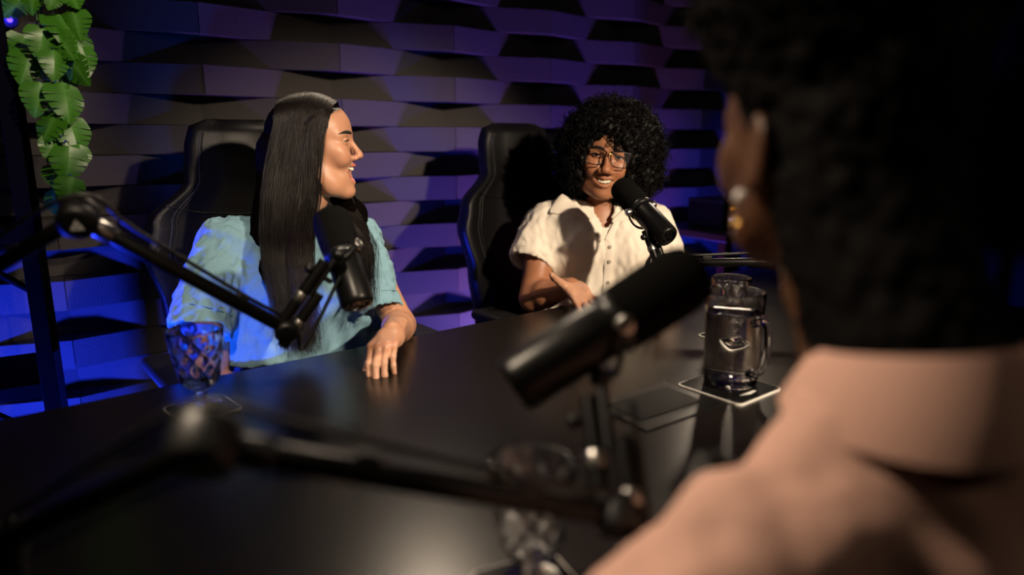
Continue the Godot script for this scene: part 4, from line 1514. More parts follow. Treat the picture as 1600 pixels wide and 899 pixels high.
# joints of a hand in world space; x points to the thumb, y to the back of the hand, z along the fingers
func build_hand(mb: MB, w: Vector3, x: Vector3, y: Vector3, z: Vector3, curl: Array, spread: float, thumb: Vector3, skin: Color, size := 1.0, cell := 0.0024, ext := 0.055) -> void:
	z = z.normalized()
	y = (y - z * y.dot(z)).normalized()
	x = (x - z * x.dot(z) - y * x.dot(y)).normalized()
	var P := func(a: float, b: float, c: float) -> Vector3: return w + (x * a + y * b + z * c) * size
	var f := Field.new(cell)
	var xs := [0.0265, 0.0085, -0.0095, -0.0260]
	var zs := [0.086, 0.090, 0.085, 0.076]
	var ln := [[0.042, 0.025, 0.019], [0.046, 0.029, 0.020], [0.043, 0.027, 0.020], [0.033, 0.020, 0.017]]
	var rr := [0.0086, 0.0088, 0.0083, 0.0074]
	f.cap(P.call(0.006, 0, -ext), P.call(0.006, 0, 0.02), 0.0185 * size, 0.0205 * size, 0.012, 0, y, 0.74)
	f.cap(P.call(-0.007, 0, -ext), P.call(-0.010, 0, 0.02), 0.0185 * size, 0.0200 * size, 0.012, 0, y, 0.74)
	var nails := []
	var knuckles := []
	for i in 4:
		var kn: Vector3 = P.call(xs[i], 0.002, zs[i])
		f.cap(P.call(xs[i] * 0.55, -0.001, 0.012), kn, 0.0145 * size, (rr[i] + 0.0022) * size, 0.010)
		knuckles.append(kn)
		var a := 0.0
		var q := kn
		var sx: float = [0.5, 0.12, -0.2, -0.6][i] * spread
		for j in 3:
			a += curl[i][j]
			var d: Vector3 = (z * cos(a) - y * sin(a) + x * sx * cos(a)).normalized()
			var e: Vector3 = q + d * ln[i][j] * size
			var ra: float = rr[i] * (1.0 - 0.09 * j) * size
			f.cap(q, e, ra, ra * 0.92, 0.0035)
			if j == 2: nails.append([e + (y * cos(a) + z * sin(a)) * ra * 0.75 - d * 0.002, 0.0052 * size])
			q = e
	f.ell(P.call(0.024, -0.010, 0.034), Vector3(0.015, 0.013, 0.026) * size, 0.010, 0, Basis(x, y, z) if x.cross(y).dot(z) > 0 else Basis(-x, y, z))
	f.ell(P.call(-0.022, -0.008, 0.036), Vector3(0.012, 0.012, 0.03) * size, 0.010, 0, Basis(x, y, z) if x.cross(y).dot(z) > 0 else Basis(-x, y, z))
	# thumb
	var td := (x * thumb.x + y * thumb.y + z * thumb.z).normalized()
	var a0: Vector3 = P.call(0.018, -0.006, 0.016)
	var a1 := a0 + td * 0.040 * size
	var td2 := (td + z * 0.25 - x * 0.10).normalized()
	var a2 := a1 + td2 * 0.033 * size
	var td3 := (td2 + z * 0.20 - x * 0.15).normalized()
	var a3 := a2 + td3 * 0.025 * size
	f.cap(a0, a1, 0.0150 * size, 0.0115 * size, 0.010)
	f.cap(a1, a2, 0.0112 * size, 0.0100 * size, 0.004)
	f.cap(a2, a3, 0.0102 * size, 0.0084 * size, 0.003)
	f.run()
	var nail := Color(minf(skin.r * 1.25, 1), minf(skin.g * 1.2, 1), minf(skin.b * 1.25, 1))
	var palm: Color = skin.lerp(Color(0.60, 0.36, 0.25), 0.55)
	f.mesh_into(mb, Transform3D(), func(p: Vector3) -> Color:
		for n in nails:
			if (p - n[0]).length() < n[1]: return nail
		var side := -(p - w).dot(y) / size
		var c := skin.lerp(palm, smoothstep(0.002, 0.010, side))
		for k in knuckles:
			if (p - k).dot(y) > 0: c = c.lerp(Color(skin.r * 0.98, skin.g * 0.8, skin.b * 0.78), 0.4 * exp(-pow((p - k).length() / 0.012, 2)))
		return c, 1)

func trousers(t: Node3D, hip: Vector3, fwd: Vector3, left: Vector3, m: Material) -> void:
	var f := Field.new(0.013)
	f.cap(hip - left * 0.075 + Vector3(0, 0.0, 0), hip + left * 0.075 + Vector3(0, 0.0, 0), 0.105, 0.105, 0.04)
	f.cap(hip - left * 0.05 + Vector3(0, 0.12, 0), hip + left * 0.05 + Vector3(0, 0.12, 0), 0.088, 0.088, 0.05)
	for s in [-1.0, 1.0]:
		var kn: Vector3 = hip + fwd * 0.40 + left * s * 0.10 + Vector3(0, 0.005, 0)
		f.cap(hip + left * s * 0.085 + Vector3(0, -0.01, 0), kn, 0.085, 0.06, 0.03)
		f.cap(kn, Vector3(kn.x, 0.10, kn.z) - fwd * 0.06, 0.058, 0.042, 0.02)
	f.run()
	var mb := MB.new()
	f.mesh_into(mb)
	crease(mb, 0.006, Vector3(0.05, 0.05, 0.05), 3)
	part("trousers", mb, m, t)
	for s in [-1.0, 1.0]:
		var kn: Vector3 = hip + fwd * 0.34 + left * s * 0.10
		var g := Field.new(0.010)
		g.cap(Vector3(kn.x, 0.045, kn.z) - fwd * 0.05, Vector3(kn.x, 0.035, kn.z) + fwd * 0.14, 0.042, 0.034, 0.01)
		g.cap(Vector3(kn.x, 0.05, kn.z) - fwd * 0.03, Vector3(kn.x, 0.11, kn.z) - fwd * 0.02, 0.042, 0.042, 0.02)
		g.cut(Vector3(kn.x, 0.0, kn.z), Vector3.DOWN)
		g.run()
		mb = MB.new()
		g.mesh_into(mb)
		part("shoe", mb, M.shoe, t)

# a strip of cloth with thickness through pairs of points (inner row, outer row)
func sheet(mb: MB, a: Array, b: Array, th: float) -> void:
	var rings := []
	for i in a.size():
		var t: Vector3 = a[mini(i + 1, a.size() - 1)] - a[maxi(i - 1, 0)]
		var n: Vector3 = t.cross(b[i] - a[i]).normalized() * th * 0.5
		var m: Vector3 = (a[i] + b[i]) / 2
		rings.append(PackedVector3Array([a[i] + n, m + n * 1.2, b[i] + n, b[i] - n, m - n * 1.2, a[i] - n]))
	mb.loft(rings)

func ellipsoid_point(c: Vector3, r: Vector3, d: Vector3) -> Vector3:
	var k := (d / r).length()
	return c + d / k

# ---------------------------------------------------------------- the woman in teal
func build_woman_teal() -> void:
	var fwd := Vector3(0.43, 0, 0.90).normalized()
	var left := Vector3(fwd.z, 0, -fwd.x)
	var SR := px(352, 386, 1.60)
	var SL := px(556, 378, 1.755)
	var mid := (SR + SL) / 2
	var NB := mid + Vector3(0, 0.045, 0) - fwd * 0.02
	var t := thing("person", "laughing woman in a teal short-sleeved shirt with long straight dark hair", "person", Vector3(mid.x, 0, mid.z))
	var skin := Color(0.41, 0.205, 0.125)
	# head, turned to her left, seen in profile
	var F := Vector3(0.985, 0.075, -0.10).normalized()
	var X := Vector3.UP.cross(F).normalized()
	var T := Transform3D(Basis(X, F.cross(X), F).scaled(Vector3.ONE * 0.97), px(494, 224, 1.645))
	var o := {"open": 0.020, "mouth": 0.030, "smile": 0.013, "gap": 0.017, "cheek": 1.0, "nose": 1.0, "lip": 0.95, "skin": skin, "lip_color": Color(0.42, 0.11, 0.10), "lid_up": 0.20, "lid_down": -0.12, "lid_tilt": -0.05, "brow_up": 0.001, "gaze": Vector3(0.1, -0.05, 1).normalized(), "teeth_y": 0.0}
	var mb := MB.new()
	var hf := build_head(mb, T, 0.0023, o)
	# neck, arms and trunk
	var ER := px(328, 604, 1.60)
	var EL := px(626, 508, 1.715)
	var WL := px(613, 519, 1.495)
	var WR := Vector3(-0.50, 0.645, -1.50)
	var f := Field.new(0.006)
	var chin := T * Vector3(0, -0.10, -0.034)
	f.cap(NB - Vector3(0, 0.04, 0), chin, 0.055, 0.047, 0.02)
	f.cap(NB - Vector3(0, 0.02, 0) - left * 0.03, SR + left * 0.02, 0.045, 0.05, 0.04)
	f.cap(NB - Vector3(0, 0.02, 0) + left * 0.03, SL - left * 0.02, 0.045, 0.05, 0.04)
	f.cap(mid - left * 0.085 - Vector3(0, 0.06, 0), mid + left * 0.085 - Vector3(0, 0.06, 0), 0.075, 0.075, 0.05)
	f.cap(mid - Vector3(0, 0.12, 0), mid - Vector3(0, 0.36, 0) - fwd * 0.03, 0.075, 0.075, 0.04)
	f.chain([SR, SR.lerp(ER, 0.5), ER], [0.050, 0.042, 0.036], 0.015)
	f.chain([ER, ER.lerp(WR, 0.4), WR], [0.037, 0.036, 0.024], 0.012)
	f.chain([SL, SL.lerp(EL, 0.5), EL], [0.050, 0.041, 0.036], 0.015)
	f.chain([EL, EL.lerp(WL, 0.35), WL], [0.037, 0.037, 0.0235], 0.012)
	f.run()
	mb.col = skin
	f.mesh_into(mb, Transform3D(), null, 1)
	var c0 := [[0.62, 0.50, 0.30], [0.58, 0.50, 0.30], [0.60, 0.52, 0.30], [0.62, 0.55, 0.30]]
	var c1 := [[0.50, 0.42, 0.25], [0.46, 0.40, 0.25], [0.48, 0.42, 0.25], [0.52, 0.45, 0.28]]
	build_hand(mb, WL, Vector3(-0.9, -0.25, 0.25), Vector3(-0.12, 0.95, 0.25), px(599, 541, 1.425) - WL, c0, -0.06, Vector3(0.42, -0.55, 0.75), skin, 0.93)
	build_hand(mb, WR, -fwd, Vector3(0, 1, 0), left * 0.8 + fwd * 0.5, c1, 0.2, Vector3(0.6, -0.3, 0.7), skin, 0.93, 0.004)
	part("body", mb, M.skin, t)
	build_face_parts(t, hf, T, o)
	# shirt
	f = Field.new(0.0055)
	var hem := 0.690
	for r in [[0.945, 0.10, 0.080], [0.88, 0.085, 0.104], [0.81, 0.078, 0.103], [0.745, 0.092, 0.112], [0.66, 0.10, 0.118]]:
		var c: Vector3 = Vector3(mid.x, r[0], mid.z) - fwd * (0.03 * (0.95 - r[0]) / 0.25)
		f.cap(c - left * r[1], c + left * r[1], r[2], r[2], 0.05, 0, fwd, 0.93)
	for s in [-1.0, 1.0]: f.ell(Vector3(mid.x, 0.878, mid.z) + left * s * 0.064 + fwd * 0.068, Vector3(0.058, 0.055, 0.052), 0.04)
	f.cap(NB - Vector3(0, 0.022, 0) - left * 0.035, SR, 0.050, 0.060, 0.035)
	f.cap(NB - Vector3(0, 0.022, 0) + left * 0.035, SL, 0.050, 0.060, 0.035)
	var CR := px(316, 505, 1.535)
	var CL := px(592, 482, 1.70)
	f.chain([SR, SR.lerp(CR, 0.5), CR + (CR - SR) * 0.12], [0.060, 0.064, 0.070], 0.03)
	f.chain([SL, SL.lerp(CL, 0.5), CL + (CL - SL) * 0.12], [0.058, 0.056, 0.060], 0.03)
	f.cap(NB - Vector3(0, 0.03, 0), NB + Vector3(0, 0.10, 0), 0.058, 0.075, 0.006, 1)
	f.cap(NB + fwd * 0.05, NB + fwd * 0.12 - Vector3(0, 0.17, 0), 0.045, 0.006, 0.006, 1)
	for e in [[SR, CR, 0.062], [SL, CL, 0.052]]:
		var d: Vector3 = (e[1] - e[0]).normalized()
		f.cap(e[1] - d * 0.05, e[1] + d * 0.08, e[2] - 0.012, e[2], 0.002, 1)
		prune(f, e[1], d, 0.10)
	f.cut(Vector3(mid.x, hem, mid.z), Vector3(0, -1, 0) + fwd * 0.10)
	f.run()
	mb = MB.new()
	f.mesh_into(mb, Transform3D(), null, 1)
	crease(mb, 0.007, Vector3(0.055, 0.15, 0.055), 12, Basis(Vector3(0, 0, 1), 0.25))
	crease(mb, 0.0065, Vector3(0.024, 0.085, 0.024), 31, Basis(Vector3(0, 0, 1), -0.5))
	part("shirt", mb, M.linen_teal, t)
	# seam over the near shoulder and the folded cuff edge
	for e in [[SR, CR, 0.0645], [SL, CL, 0.0545]]:
		mb = MB.new()
		var d: Vector3 = (e[1] - e[0]).normalized()
		var b := basis_y(d)
		var pts := []
		for k in 33: pts.append(e[1] - d * 0.022 + b * (Vector3(cos(TAU * k / 32), 0, sin(TAU * k / 32)) * (e[2] + 0.002)))
		mb.tube(pts, 0.0012, 5)
		part("cuff_seam", mb, M.linen_teal, t)
	for k in 3:
		mb = MB.new()
		var p := f.hit(Vector3(mid.x, 0.86 - 0.055 * k, mid.z) + fwd * 0.3 + left * 0.01, -fwd, 0.35)
		mb.cyl(p - fwd * 0.001, p + fwd * 0.003, 0.0055, 14, 0.001)
		part("button", mb, M.button_teal, t)
	trousers(t, Vector3(mid.x, 0.575, mid.z) - fwd * 0.05, fwd, left, M.denim)
	# hair: a smooth body of hair, then strands over it
	var hb := Field.new(0.005)
	var cen := Vector3(0, 0.034, -0.014)
	var rad := Vector3(0.080, 0.084, 0.104)
	hb.ell(cen, rad * 0.972, 0.01)
	hb.ell(Vector3(0, -0.02, -0.045), Vector3(0.078, 0.10, 0.070), 0.03)
	hb.cap(Vector3(-0.12, -0.058, 0.134), Vector3(0.12, -0.058, 0.134), 0.149, 0.149, 0.006, 1)
	hb.run()
	mb = MB.new()
	hb.mesh_into(mb, T)
	var IT := T.affine_inverse()
	# falls of hair down the back, and in front of both shoulders
	var falls := Field.new(0.007)
	var nearA := T * Vector3(-0.068, -0.03, -0.035)
	var near := [nearA, px(442, 330, 1.585), px(440, 420, 1.525), px(455, 490, 1.505), px(468, 538, 1.49)]
	falls.chain(near, [0.034, 0.046, 0.040, 0.028, 0.008], 0.03, 0, (EYE - near[2]).normalized() * Vector3(1, 0, 1), 0.62)
	var farA := T * Vector3(0.06, -0.05, -0.02)
	var farl := [farA, px(556, 335, 1.73), px(568, 400, 1.68), px(560, 470, 1.63)]
	falls.chain(farl, [0.030, 0.026, 0.022, 0.006], 0.02)
	falls.cap(T * Vector3(0, -0.02, -0.07), NB - fwd * 0.06 + Vector3(0, -0.03, 0), 0.07, 0.055, 0.03)
	falls.cap(T * Vector3(0, -0.02, -0.07), px(412, 370, 1.60), 0.06, 0.035, 0.03)
	falls.run()
	falls.mesh_into(mb)
	crease(mb, 0.002, Vector3(0.010, 0.16, 0.010), 77)
	var hair := part("hair", mb, M.hair_base, t)
	mb = MB.new()
	rng.seed = 77
	for q in 3000:
		var near_side := rng.randf() < 0.68
		var s := -1.0 if near_side else 1.0
		var u := pow(rng.randf(), 0.9)
		var az := lerpf(0.112, -0.095, u)          # place along the parting
		var pts := []
		var leave := rng.randf_range(1.15, 1.75)
		var rise := rng.randf_range(0.0, 0.040)
		for k in 8:
			var g := lerpf(0.02, leave, k / 7.0)
			var sweep := lerpf(0.0, -0.055 if u < 0.5 else -0.015, pow(k / 7.0, 1.4))
			var z := az + sweep
			var d := Vector3(s * sin(g), cos(g), (z - cen.z) / rad.z * 1.1)
			pts.append(T * (ellipsoid_point(cen, rad * (1.0 + rise + rng.randf_range(0.0, 0.006)), d)))
		var root: Vector3 = IT * pts[7]
		var v2 := rng.randf()
		var along := clampf(lerpf(inverse_lerp(0.02, -0.10, root.z), rng.randf(), 0.5), 0, 1)
		if near_side:
			var len_ := rng.randf_range(0.72, 1.06)
			var w1 := px(lerpf(494, 396, along), 340, 1.533 + 0.015 * along + rng.randf_range(-0.015, 0.015))
			var w2 := px(lerpf(488, 400, along) + rng.randf_range(-4, 4), 415, 1.470 + rng.randf_range(-0.012, 0.012) + 0.03 * along)
			var w3 := px(lerpf(500, 432, along) + rng.randf_range(-14, 10), lerpf(470, 560, len_ * rng.randf_range(0.7, 1.0)), 1.460 + rng.randf_range(-0.010, 0.018))
			pts.append_array([px(lerpf(502, 402, along), 268, 1.558 + rng.randf_range(-0.008, 0.008)), w1, w2, w3])
		elif rng.randf() < 0.6:
			var w1 := px(lerpf(552, 520, along) + rng.randf_range(-6, 6), 322, 1.705)
			var w2 := px(lerpf(586, 545, along) + rng.randf_range(-8, 8), 385, 1.655)
			var w3 := px(lerpf(586, 540, along) + rng.randf_range(-14, 14), rng.randf_range(420, 500), 1.600)
			pts.append_array([w1, w2, w3])
		else:
			var w1 := px(lerpf(470, 405, v2), 330, 1.66)
			var w2 := px(lerpf(470, 402, v2), 400, 1.68)
			pts.append_array([w1, w2])
		var cv := curve(pts, 2)
		var rd := []
		var r0 := rng.randf_range(0.0006, 0.0013)
		for k in cv.size(): rd.append(r0 * (1.0 - 0.85 * pow(float(k) / (cv.size() - 1), 3.0)))
		mb.tube(cv, rd, 3, false)
	# the front hair, combed back from the hairline over the ear
	for q in 520:
		var s := -1.0 if q % 4 > 0 else 1.0
		var h := rng.randf()
		var pts := []
		var y0 := lerpf(0.078, 0.012, h)
		var z0 := 0.134 - sqrt(maxf(0.149 * 0.149 - pow(y0 + 0.058, 2), 0.0)) + rng.randf_range(-0.002, 0.005)
		for k in 5:
			var e := k / 4.0
			var y := y0 - lerpf(0.0, lerpf(0.022, 0.035, h), e * e)
			var z := z0 - lerpf(0.0, lerpf(0.060, 0.03, h), e)
			var w := 1.0 - pow((y - cen.y) / rad.y, 2) - pow((z - cen.z) / rad.z, 2)
			pts.append(T * (Vector3(s * rad.x * sqrt(maxf(w, 0.004)), y, z) + Vector3(s, 0, 0) * (0.0015 + 0.0025 * e)))
		if s < 0:
			var along := clampf(rng.randf() * 0.35 + (1.0 - h) * 0.12, 0, 1)
			pts.append_array([px(lerpf(504, 410, along), 290, 1.548 + rng.randf_range(-0.006, 0.006)), px(lerpf(496, 402, along), 345, 1.525), px(lerpf(490, 408, along) + rng.randf_range(-4, 4), 415, 1.462), px(lerpf(500, 440, along) + rng.randf_range(-12, 10), rng.randf_range(480, 556), 1.452)])
		else:
			pts.append_array([px(530, 322, 1.71), px(560 + rng.randf_range(-10, 20), 385, 1.65), px(568 + rng.randf_range(-18, 18), rng.randf_range(420, 490), 1.60)])
		var cv := curve(pts, 2)
		var rd := []
		var r0 := rng.randf_range(0.0007, 0.0014)
		for k in cv.size(): rd.append(r0 * (0.4 + 0.6 * minf(1.0, k / 3.0)) * (1.0 - 0.85 * pow(float(k) / (cv.size() - 1), 3.0)))
		mb.tube(cv, rd, 3, false)
	part("hair_strands", mb, M.hair_straight, hair)

func prune(f: Field, p: Vector3, d: Vector3, reach: float) -> void:
	# trims a sleeve square at its cuff: a flat drum beyond the cuff is taken away
	f.cap(p + d * 0.055, p + d * (0.055 + 0.001), 0.085, 0.085, 0.002, 1, d, 0.62)

# ---------------------------------------------------------------- the woman in white
func build_woman_white() -> void:
	var fwd := Vector3(0.10, 0, 1.0).normalized()
	var left := Vector3(fwd.z, 0, -fwd.x)
	var SR := px(852, 352, 2.165)
	var SL := px(1020, 354, 2.165)
	var mid := (SR + SL) / 2
	var NB := mid + Vector3(0, 0.040, 0) - fwd * 0.01
	var t := thing("person", "smiling woman in a white shirt with curly dark hair and glasses, palms open", "person", Vector3(mid.x, 0, mid.z))
	var skin := Color(0.35, 0.150, 0.075)
	var HO := px(947, 244, 2.085)
	var F := (EYE + Vector3(0.12, -0.03, 0) - HO).normalized()
	var X := Vector3.UP.cross(F).normalized()
	var B := Basis(X, F.cross(X), F)
	B = B.rotated(F, -0.135)
	var T := Transform3D(B.scaled(Vector3.ONE * 1.03), HO)
	var o := {"open": 0.003, "mouth": 0.037, "smile": 0.016, "gap": 0.0165, "cheek": 1.0, "nose": 1.22, "lip": 1.15, "skin": skin, "lip_color": Color(0.19, 0.055, 0.035), "lid_up": 0.42, "lid_down": -0.30, "lid_tilt": -0.05, "brow_up": 0.002, "gaze": Vector3(-0.05, -0.02, 1).normalized(), "teeth_y": -0.003}
	var mb := MB.new()
	var hf := build_head(mb, T, 0.0023, o)
	var ER := px(833, 466, 2.07)
	var WR := px(893, 447, 1.965)
	var EL := px(1046, 462, 2.10)
	var WL := px(1016, 452, 1.93)
	var f := Field.new(0.0065)
	f.cap(NB - Vector3(0, 0.04, 0), T * Vector3(0, -0.10, -0.034), 0.056, 0.048, 0.02)
	f.cap(NB - Vector3(0, 0.02, 0) - left * 0.03, SR + left * 0.02, 0.045, 0.05, 0.04)
	f.cap(NB - Vector3(0, 0.02, 0) + left * 0.03, SL - left * 0.02, 0.045, 0.05, 0.04)
	f.cap(mid - left * 0.085 - Vector3(0, 0.06, 0), mid + left * 0.085 - Vector3(0, 0.06, 0), 0.078, 0.078, 0.05)
	f.cap(mid - Vector3(0, 0.12, 0), mid - Vector3(0, 0.38, 0) - fwd * 0.03, 0.08, 0.08, 0.04)
	f.chain([SR, SR.lerp(ER, 0.5), ER], [0.052, 0.047, 0.041], 0.015)
	f.chain([ER, ER.lerp(WR, 0.35), WR], [0.042, 0.041, 0.025], 0.012)
	f.chain([SL, SL.lerp(EL, 0.5), EL], [0.052, 0.047, 0.041], 0.015)
	f.chain([EL, EL.lerp(WL, 0.35), WL], [0.042, 0.041, 0.025], 0.012)
	f.run()
	mb.col = skin
	f.mesh_into(mb, Transform3D(), null, 1)
	var c1 := [[0.10, 0.22, 0.15], [0.22, 0.25, 0.2], [0.30, 0.3, 0.2], [0.36, 0.3, 0.2]]
	build_hand(mb, WR, Vector3(-0.9, 0.1, 0.3), Vector3(-0.08, -0.80, -0.58), Vector3(0.38, -0.32, 0.84), c1, 0.55, Vector3(0.72, -0.72, -0.05), skin, 0.97, 0.0024, 0.004)
	build_hand(mb, WL, Vector3(0.55, 0.75, 0.2), Vector3(0.45, -0.75, -0.45), Vector3(-0.25, 0.05, 0.95), c1, 0.4, Vector3(0.85, -0.35, 0.35), skin, 0.97, 0.0024, 0.02)
	part("body", mb, M.skin, t)
	build_face_parts(t, hf, T, o)
	# shirt
	f = Field.new(0.006)
	for r in [[0.955, 0.098, 0.083], [0.89, 0.085, 0.110], [0.80, 0.080, 0.112], [0.70, 0.085, 0.118]]:
		var c := Vector3(mid.x, r[0], mid.z)
		f.cap(c - left * r[1], c + left * r[1], r[2], r[2], 0.05, 0, fwd, 0.93)
	for s in [-1.0, 1.0]: f.ell(Vector3(mid.x, 0.885, mid.z) + left * s * 0.070 + fwd * 0.072, Vector3(0.064, 0.06, 0.055), 0.05)
	f.cap(NB - Vector3(0, 0.018, 0) - left * 0.035, SR, 0.050, 0.062, 0.035)
	f.cap(NB - Vector3(0, 0.018, 0) + left * 0.035, SL, 0.050, 0.062, 0.035)
	var CR := px(832, 404, 2.12)
	var CL := px(1036, 404, 2.14)
	f.chain([SR, SR.lerp(CR, 0.6), CR], [0.060, 0.066, 0.072], 0.03)
	f.chain([SL, SL.lerp(CL, 0.6), CL], [0.060, 0.064, 0.066], 0.03)
	f.cap(NB - Vector3(0, 0.03, 0), NB + Vector3(0, 0.10, 0), 0.056, 0.075, 0.006, 1)
	f.cap(NB + fwd * 0.05, NB + fwd * 0.125 - Vector3(0, 0.135, 0) + left * 0.005, 0.040, 0.004, 0.005, 1)
	for e in [[SR, CR, 0.064], [SL, CL, 0.058]]:
		var d: Vector3 = (e[1] - e[0]).normalized()
		prune(f, e[1], d, 0.1)
		f.cap(e[1] - d * 0.04, e[1] + d * 0.08, e[2] - 0.010, e[2], 0.002, 1)
	f.cut(Vector3(mid.x, 0.655, mid.z), Vector3.DOWN)
	f.run()
	mb = MB.new()
	f.mesh_into(mb, Transform3D(), null, 1)
	crease(mb, 0.006, Vector3(0.05, 0.16, 0.05), 5, Basis(Vector3(0, 0, 1), -0.2))
	crease(mb, 0.0035, Vector3(0.025, 0.10, 0.03), 6, Basis(Vector3(0, 0, 1), 0.35))
	part("shirt", mb, M.linen_white, t)
	for e in [[SR, CR, 0.0655], [SL, CL, 0.060]]:
		mb = MB.new()
		var d: Vector3 = (e[1] - e[0]).normalized()
		var b := basis_y(-d)
		mb.lathe(Transform3D(b, e[1] + d * 0.004), [Vector2(e[2] - 0.006, 0), Vector2(e[2] + 0.004, -0.002), Vector2(e[2] + 0.008, 0.006), Vector2(e[2] + 0.0075, 0.022), Vector2(e[2] + 0.004, 0.031), Vector2(e[2] - 0.004, 0.029), Vector2(e[2] - 0.008, 0.010), Vector2(e[2] - 0.006, 0)], 40)
		crease(mb, 0.004, Vector3(0.03, 0.03, 0.03), 8)
		part("rolled_cuff", mb, M.linen_white, t)
	# collar: a band round the neck, two flaps folded out over the chest, and the edges of the open neck
	mb = MB.new()
	var a := []
	var b := []
	for k in 21:
		var g := lerpf(0.75, TAU - 0.75, k / 20.0)
		var dir := fwd * cos(g) + left * sin(g)
		var front := maxf(cos(g), 0.0)
		a.append(NB + dir * 0.062 + Vector3(0, 0.040 - 0.03 * front, 0))
		b.append(NB + dir * 0.088 + Vector3(0, 0.016 - 0.035 * front, 0))
	sheet(mb, a, b, 0.003)
	part("collar_band", mb, M.linen_white, t)
	var lay := func(u: float, v: float, off: float) -> Vector3:
		var dir := (px(u, v, 1.0) - EYE).normalized()
		var p := f.hit(EYE + dir * 1.85, dir, 0.36)
		if (p - EYE).length() > 2.19: p = EYE + dir * 2.13
		return p - dir * off
	for side in [[[878, 303], [884, 306], [893, 314], [905, 326], [921, 342], [871, 309], [864, 320], [861, 333], [895, 335], [920, 346]], [[985, 318], [980, 322], [974, 328], [966, 335], [956, 344], [996, 322], [1000, 330], [999, 342], [976, 345], [957, 348]]]:
		mb = MB.new()
		a = []
		b = []
		for k in 5:
			a.append(lay.call(side[k][0], side[k][1], 0.016 - 0.002 * k))
			b.append(lay.call(side[k + 5][0], side[k + 5][1], 0.007))
		sheet(mb, curve(a, 3), curve(b, 3), 0.0035)
		part("collar_flap", mb, M.linen_white, t)
	for side in [[[916, 340], [926, 352], [935, 363], [944, 374], [909, 342], [918, 354], [927, 366], [937, 380]], [[962, 342], [957, 352], [951, 363], [945, 374], [969, 344], [965, 355], [960, 367], [953, 381]]]:
		mb = MB.new()
		a = []
		b = []
		for k in 4:
			a.append(lay.call(side[k + 4][0], side[k + 4][1], 0.004).lerp(lay.call(side[k][0], side[k][1], 0.006), 0.0) + (px(side[k][0], side[k][1], 2.1) - px(side[k + 4][0], side[k + 4][1], 2.1)))
			b.append(lay.call(side[k + 4][0], side[k + 4][1], 0.004))
		sheet(mb, curve(a, 3), curve(b, 3), 0.003)
		part("neck_facing", mb, M.linen_white, t)
	# placket and buttons
	mb = MB.new()
	var pa := []
	var pb := []
	for k in 12:
		var y := 0.925 - 0.022 * k
		var base := Vector3(mid.x, y, mid.z) + fwd * 0.3 + left * 0.006
		pa.append(f.hit(base - left * 0.013, -fwd, 0.35) + fwd * 0.003)
		pb.append(f.hit(base + left * 0.013, -fwd, 0.35) + fwd * 0.003)
	sheet(mb, pa, pb, 0.003)
	part("placket", mb, M.linen_white, t)
	for k in 4:
		mb = MB.new()
		var p: Vector3 = (pa[1 + k * 3 - (1 if k > 0 else 0)] + pb[1 + k * 3 - (1 if k > 0 else 0)]) / 2
		mb.cyl(p, p + fwd * 0.005, 0.0058, 14, 0.001)
		part("button", mb, M.button, t)
	trousers(t, Vector3(mid.x, 0.575, mid.z) - fwd * 0.05, FACING, ALONG, M.denim)
	# hair
	rng.seed = 91
	var hb := Field.new(0.007)
	var cen := Vector3(0.012, 0.024, -0.030)
	var rad := Vector3(0.150, 0.145, 0.125)
	hb.ell(cen, rad, 0.02)
	hb.ell(cen + Vector3(0.03, -0.07, 0.0), Vector3(0.13, 0.09, 0.10), 0.04)
	hb.ell(cen + Vector3(-0.04, -0.06, 0.0), Vector3(0.105, 0.085, 0.10), 0.04)
	var win := Vector3(-0.001, -0.052, 0.115)
	var winr := Vector3(0.071, 0.115, 0.105)
	hb.ell(win, winr, 0.006, 1)
	hb.cap(Vector3(0, -0.13, 0.05), Vector3(0, -0.3, 0.05), 0.062, 0.06, 0.01, 1)
	hb.run()
	mb = MB.new()
	hb.mesh_into(mb, T)
	crease(mb, 0.012, Vector3(0.018, 0.018, 0.018), 15)
	var hair := part("hair", mb, M.hair_curly, t)
	mb = MB.new()
	var made := 0
	while made < 3000:
		var d := Vector3(rng.randfn(), rng.randfn(), rng.randfn()).normalized()
		var p := cen + d * 0.24
		# walk inwards to the body of hair
		var ok := false
		for k in 46:
			if hb.value(p) < 0.0:
				ok = true
				break
			p -= d * 0.004
		if not ok or p.y < -0.14: continue
		var in_face := ((p - win) / (winr * 0.98)).length() < 1.0 or (p.z > 0.04 and absf(p.x) < 0.060 and p.y < 0.052)
		if in_face: continue
		made += 1
		var ax := (d * rng.randf_range(0.5, 1.0) + Vector3(0, -0.55, 0.1) + Vector3(rng.randfn(), rng.randfn(), rng.randfn()) * 0.45).normalized()
		if p.z > 0.02 and p.y < 0.07 and absf(p.x) < 0.09: ax = (ax * 0.6 + Vector3(signf(p.x) * 0.9, -0.3, 0.0)).normalized()
		helix(mb, T, p - d * 0.008, ax, rng.randf_range(0.0040, 0.0078), rng.randf_range(0.022, 0.042), rng.randf_range(2.0, 3.4), rng.randf_range(0.0011, 0.0019))
	# loose curls over the forehead
	for q in [[0.004, 0.062, 0.5], [0.014, 0.058, 0.6], [0.024, 0.060, 0.5], [0.010, 0.066, 0.35], [0.020, 0.068, 0.45], [0.032, 0.060, 0.4], [-0.004, 0.070, 0.3], [0.018, 0.052, 0.75], [0.026, 0.055, 0.6]]:
		for w in 3:
			var p := hf.hit(Vector3(q[0] + rng.randf_range(-0.004, 0.004), q[1], 0.14), Vector3(0, 0, -1)) + Vector3(0, 0, 0.012)
			helix(mb, T, p, Vector3(rng.randf_range(-0.15, 0.25), -1, 0.10).normalized(), rng.randf_range(0.004, 0.0062), 0.022 + 0.034 * q[2] * rng.randf_range(0.5, 1.0), 2.6, 0.0013)
	part("curls", mb, M.hair_curly, hair)
	build_glasses(T)
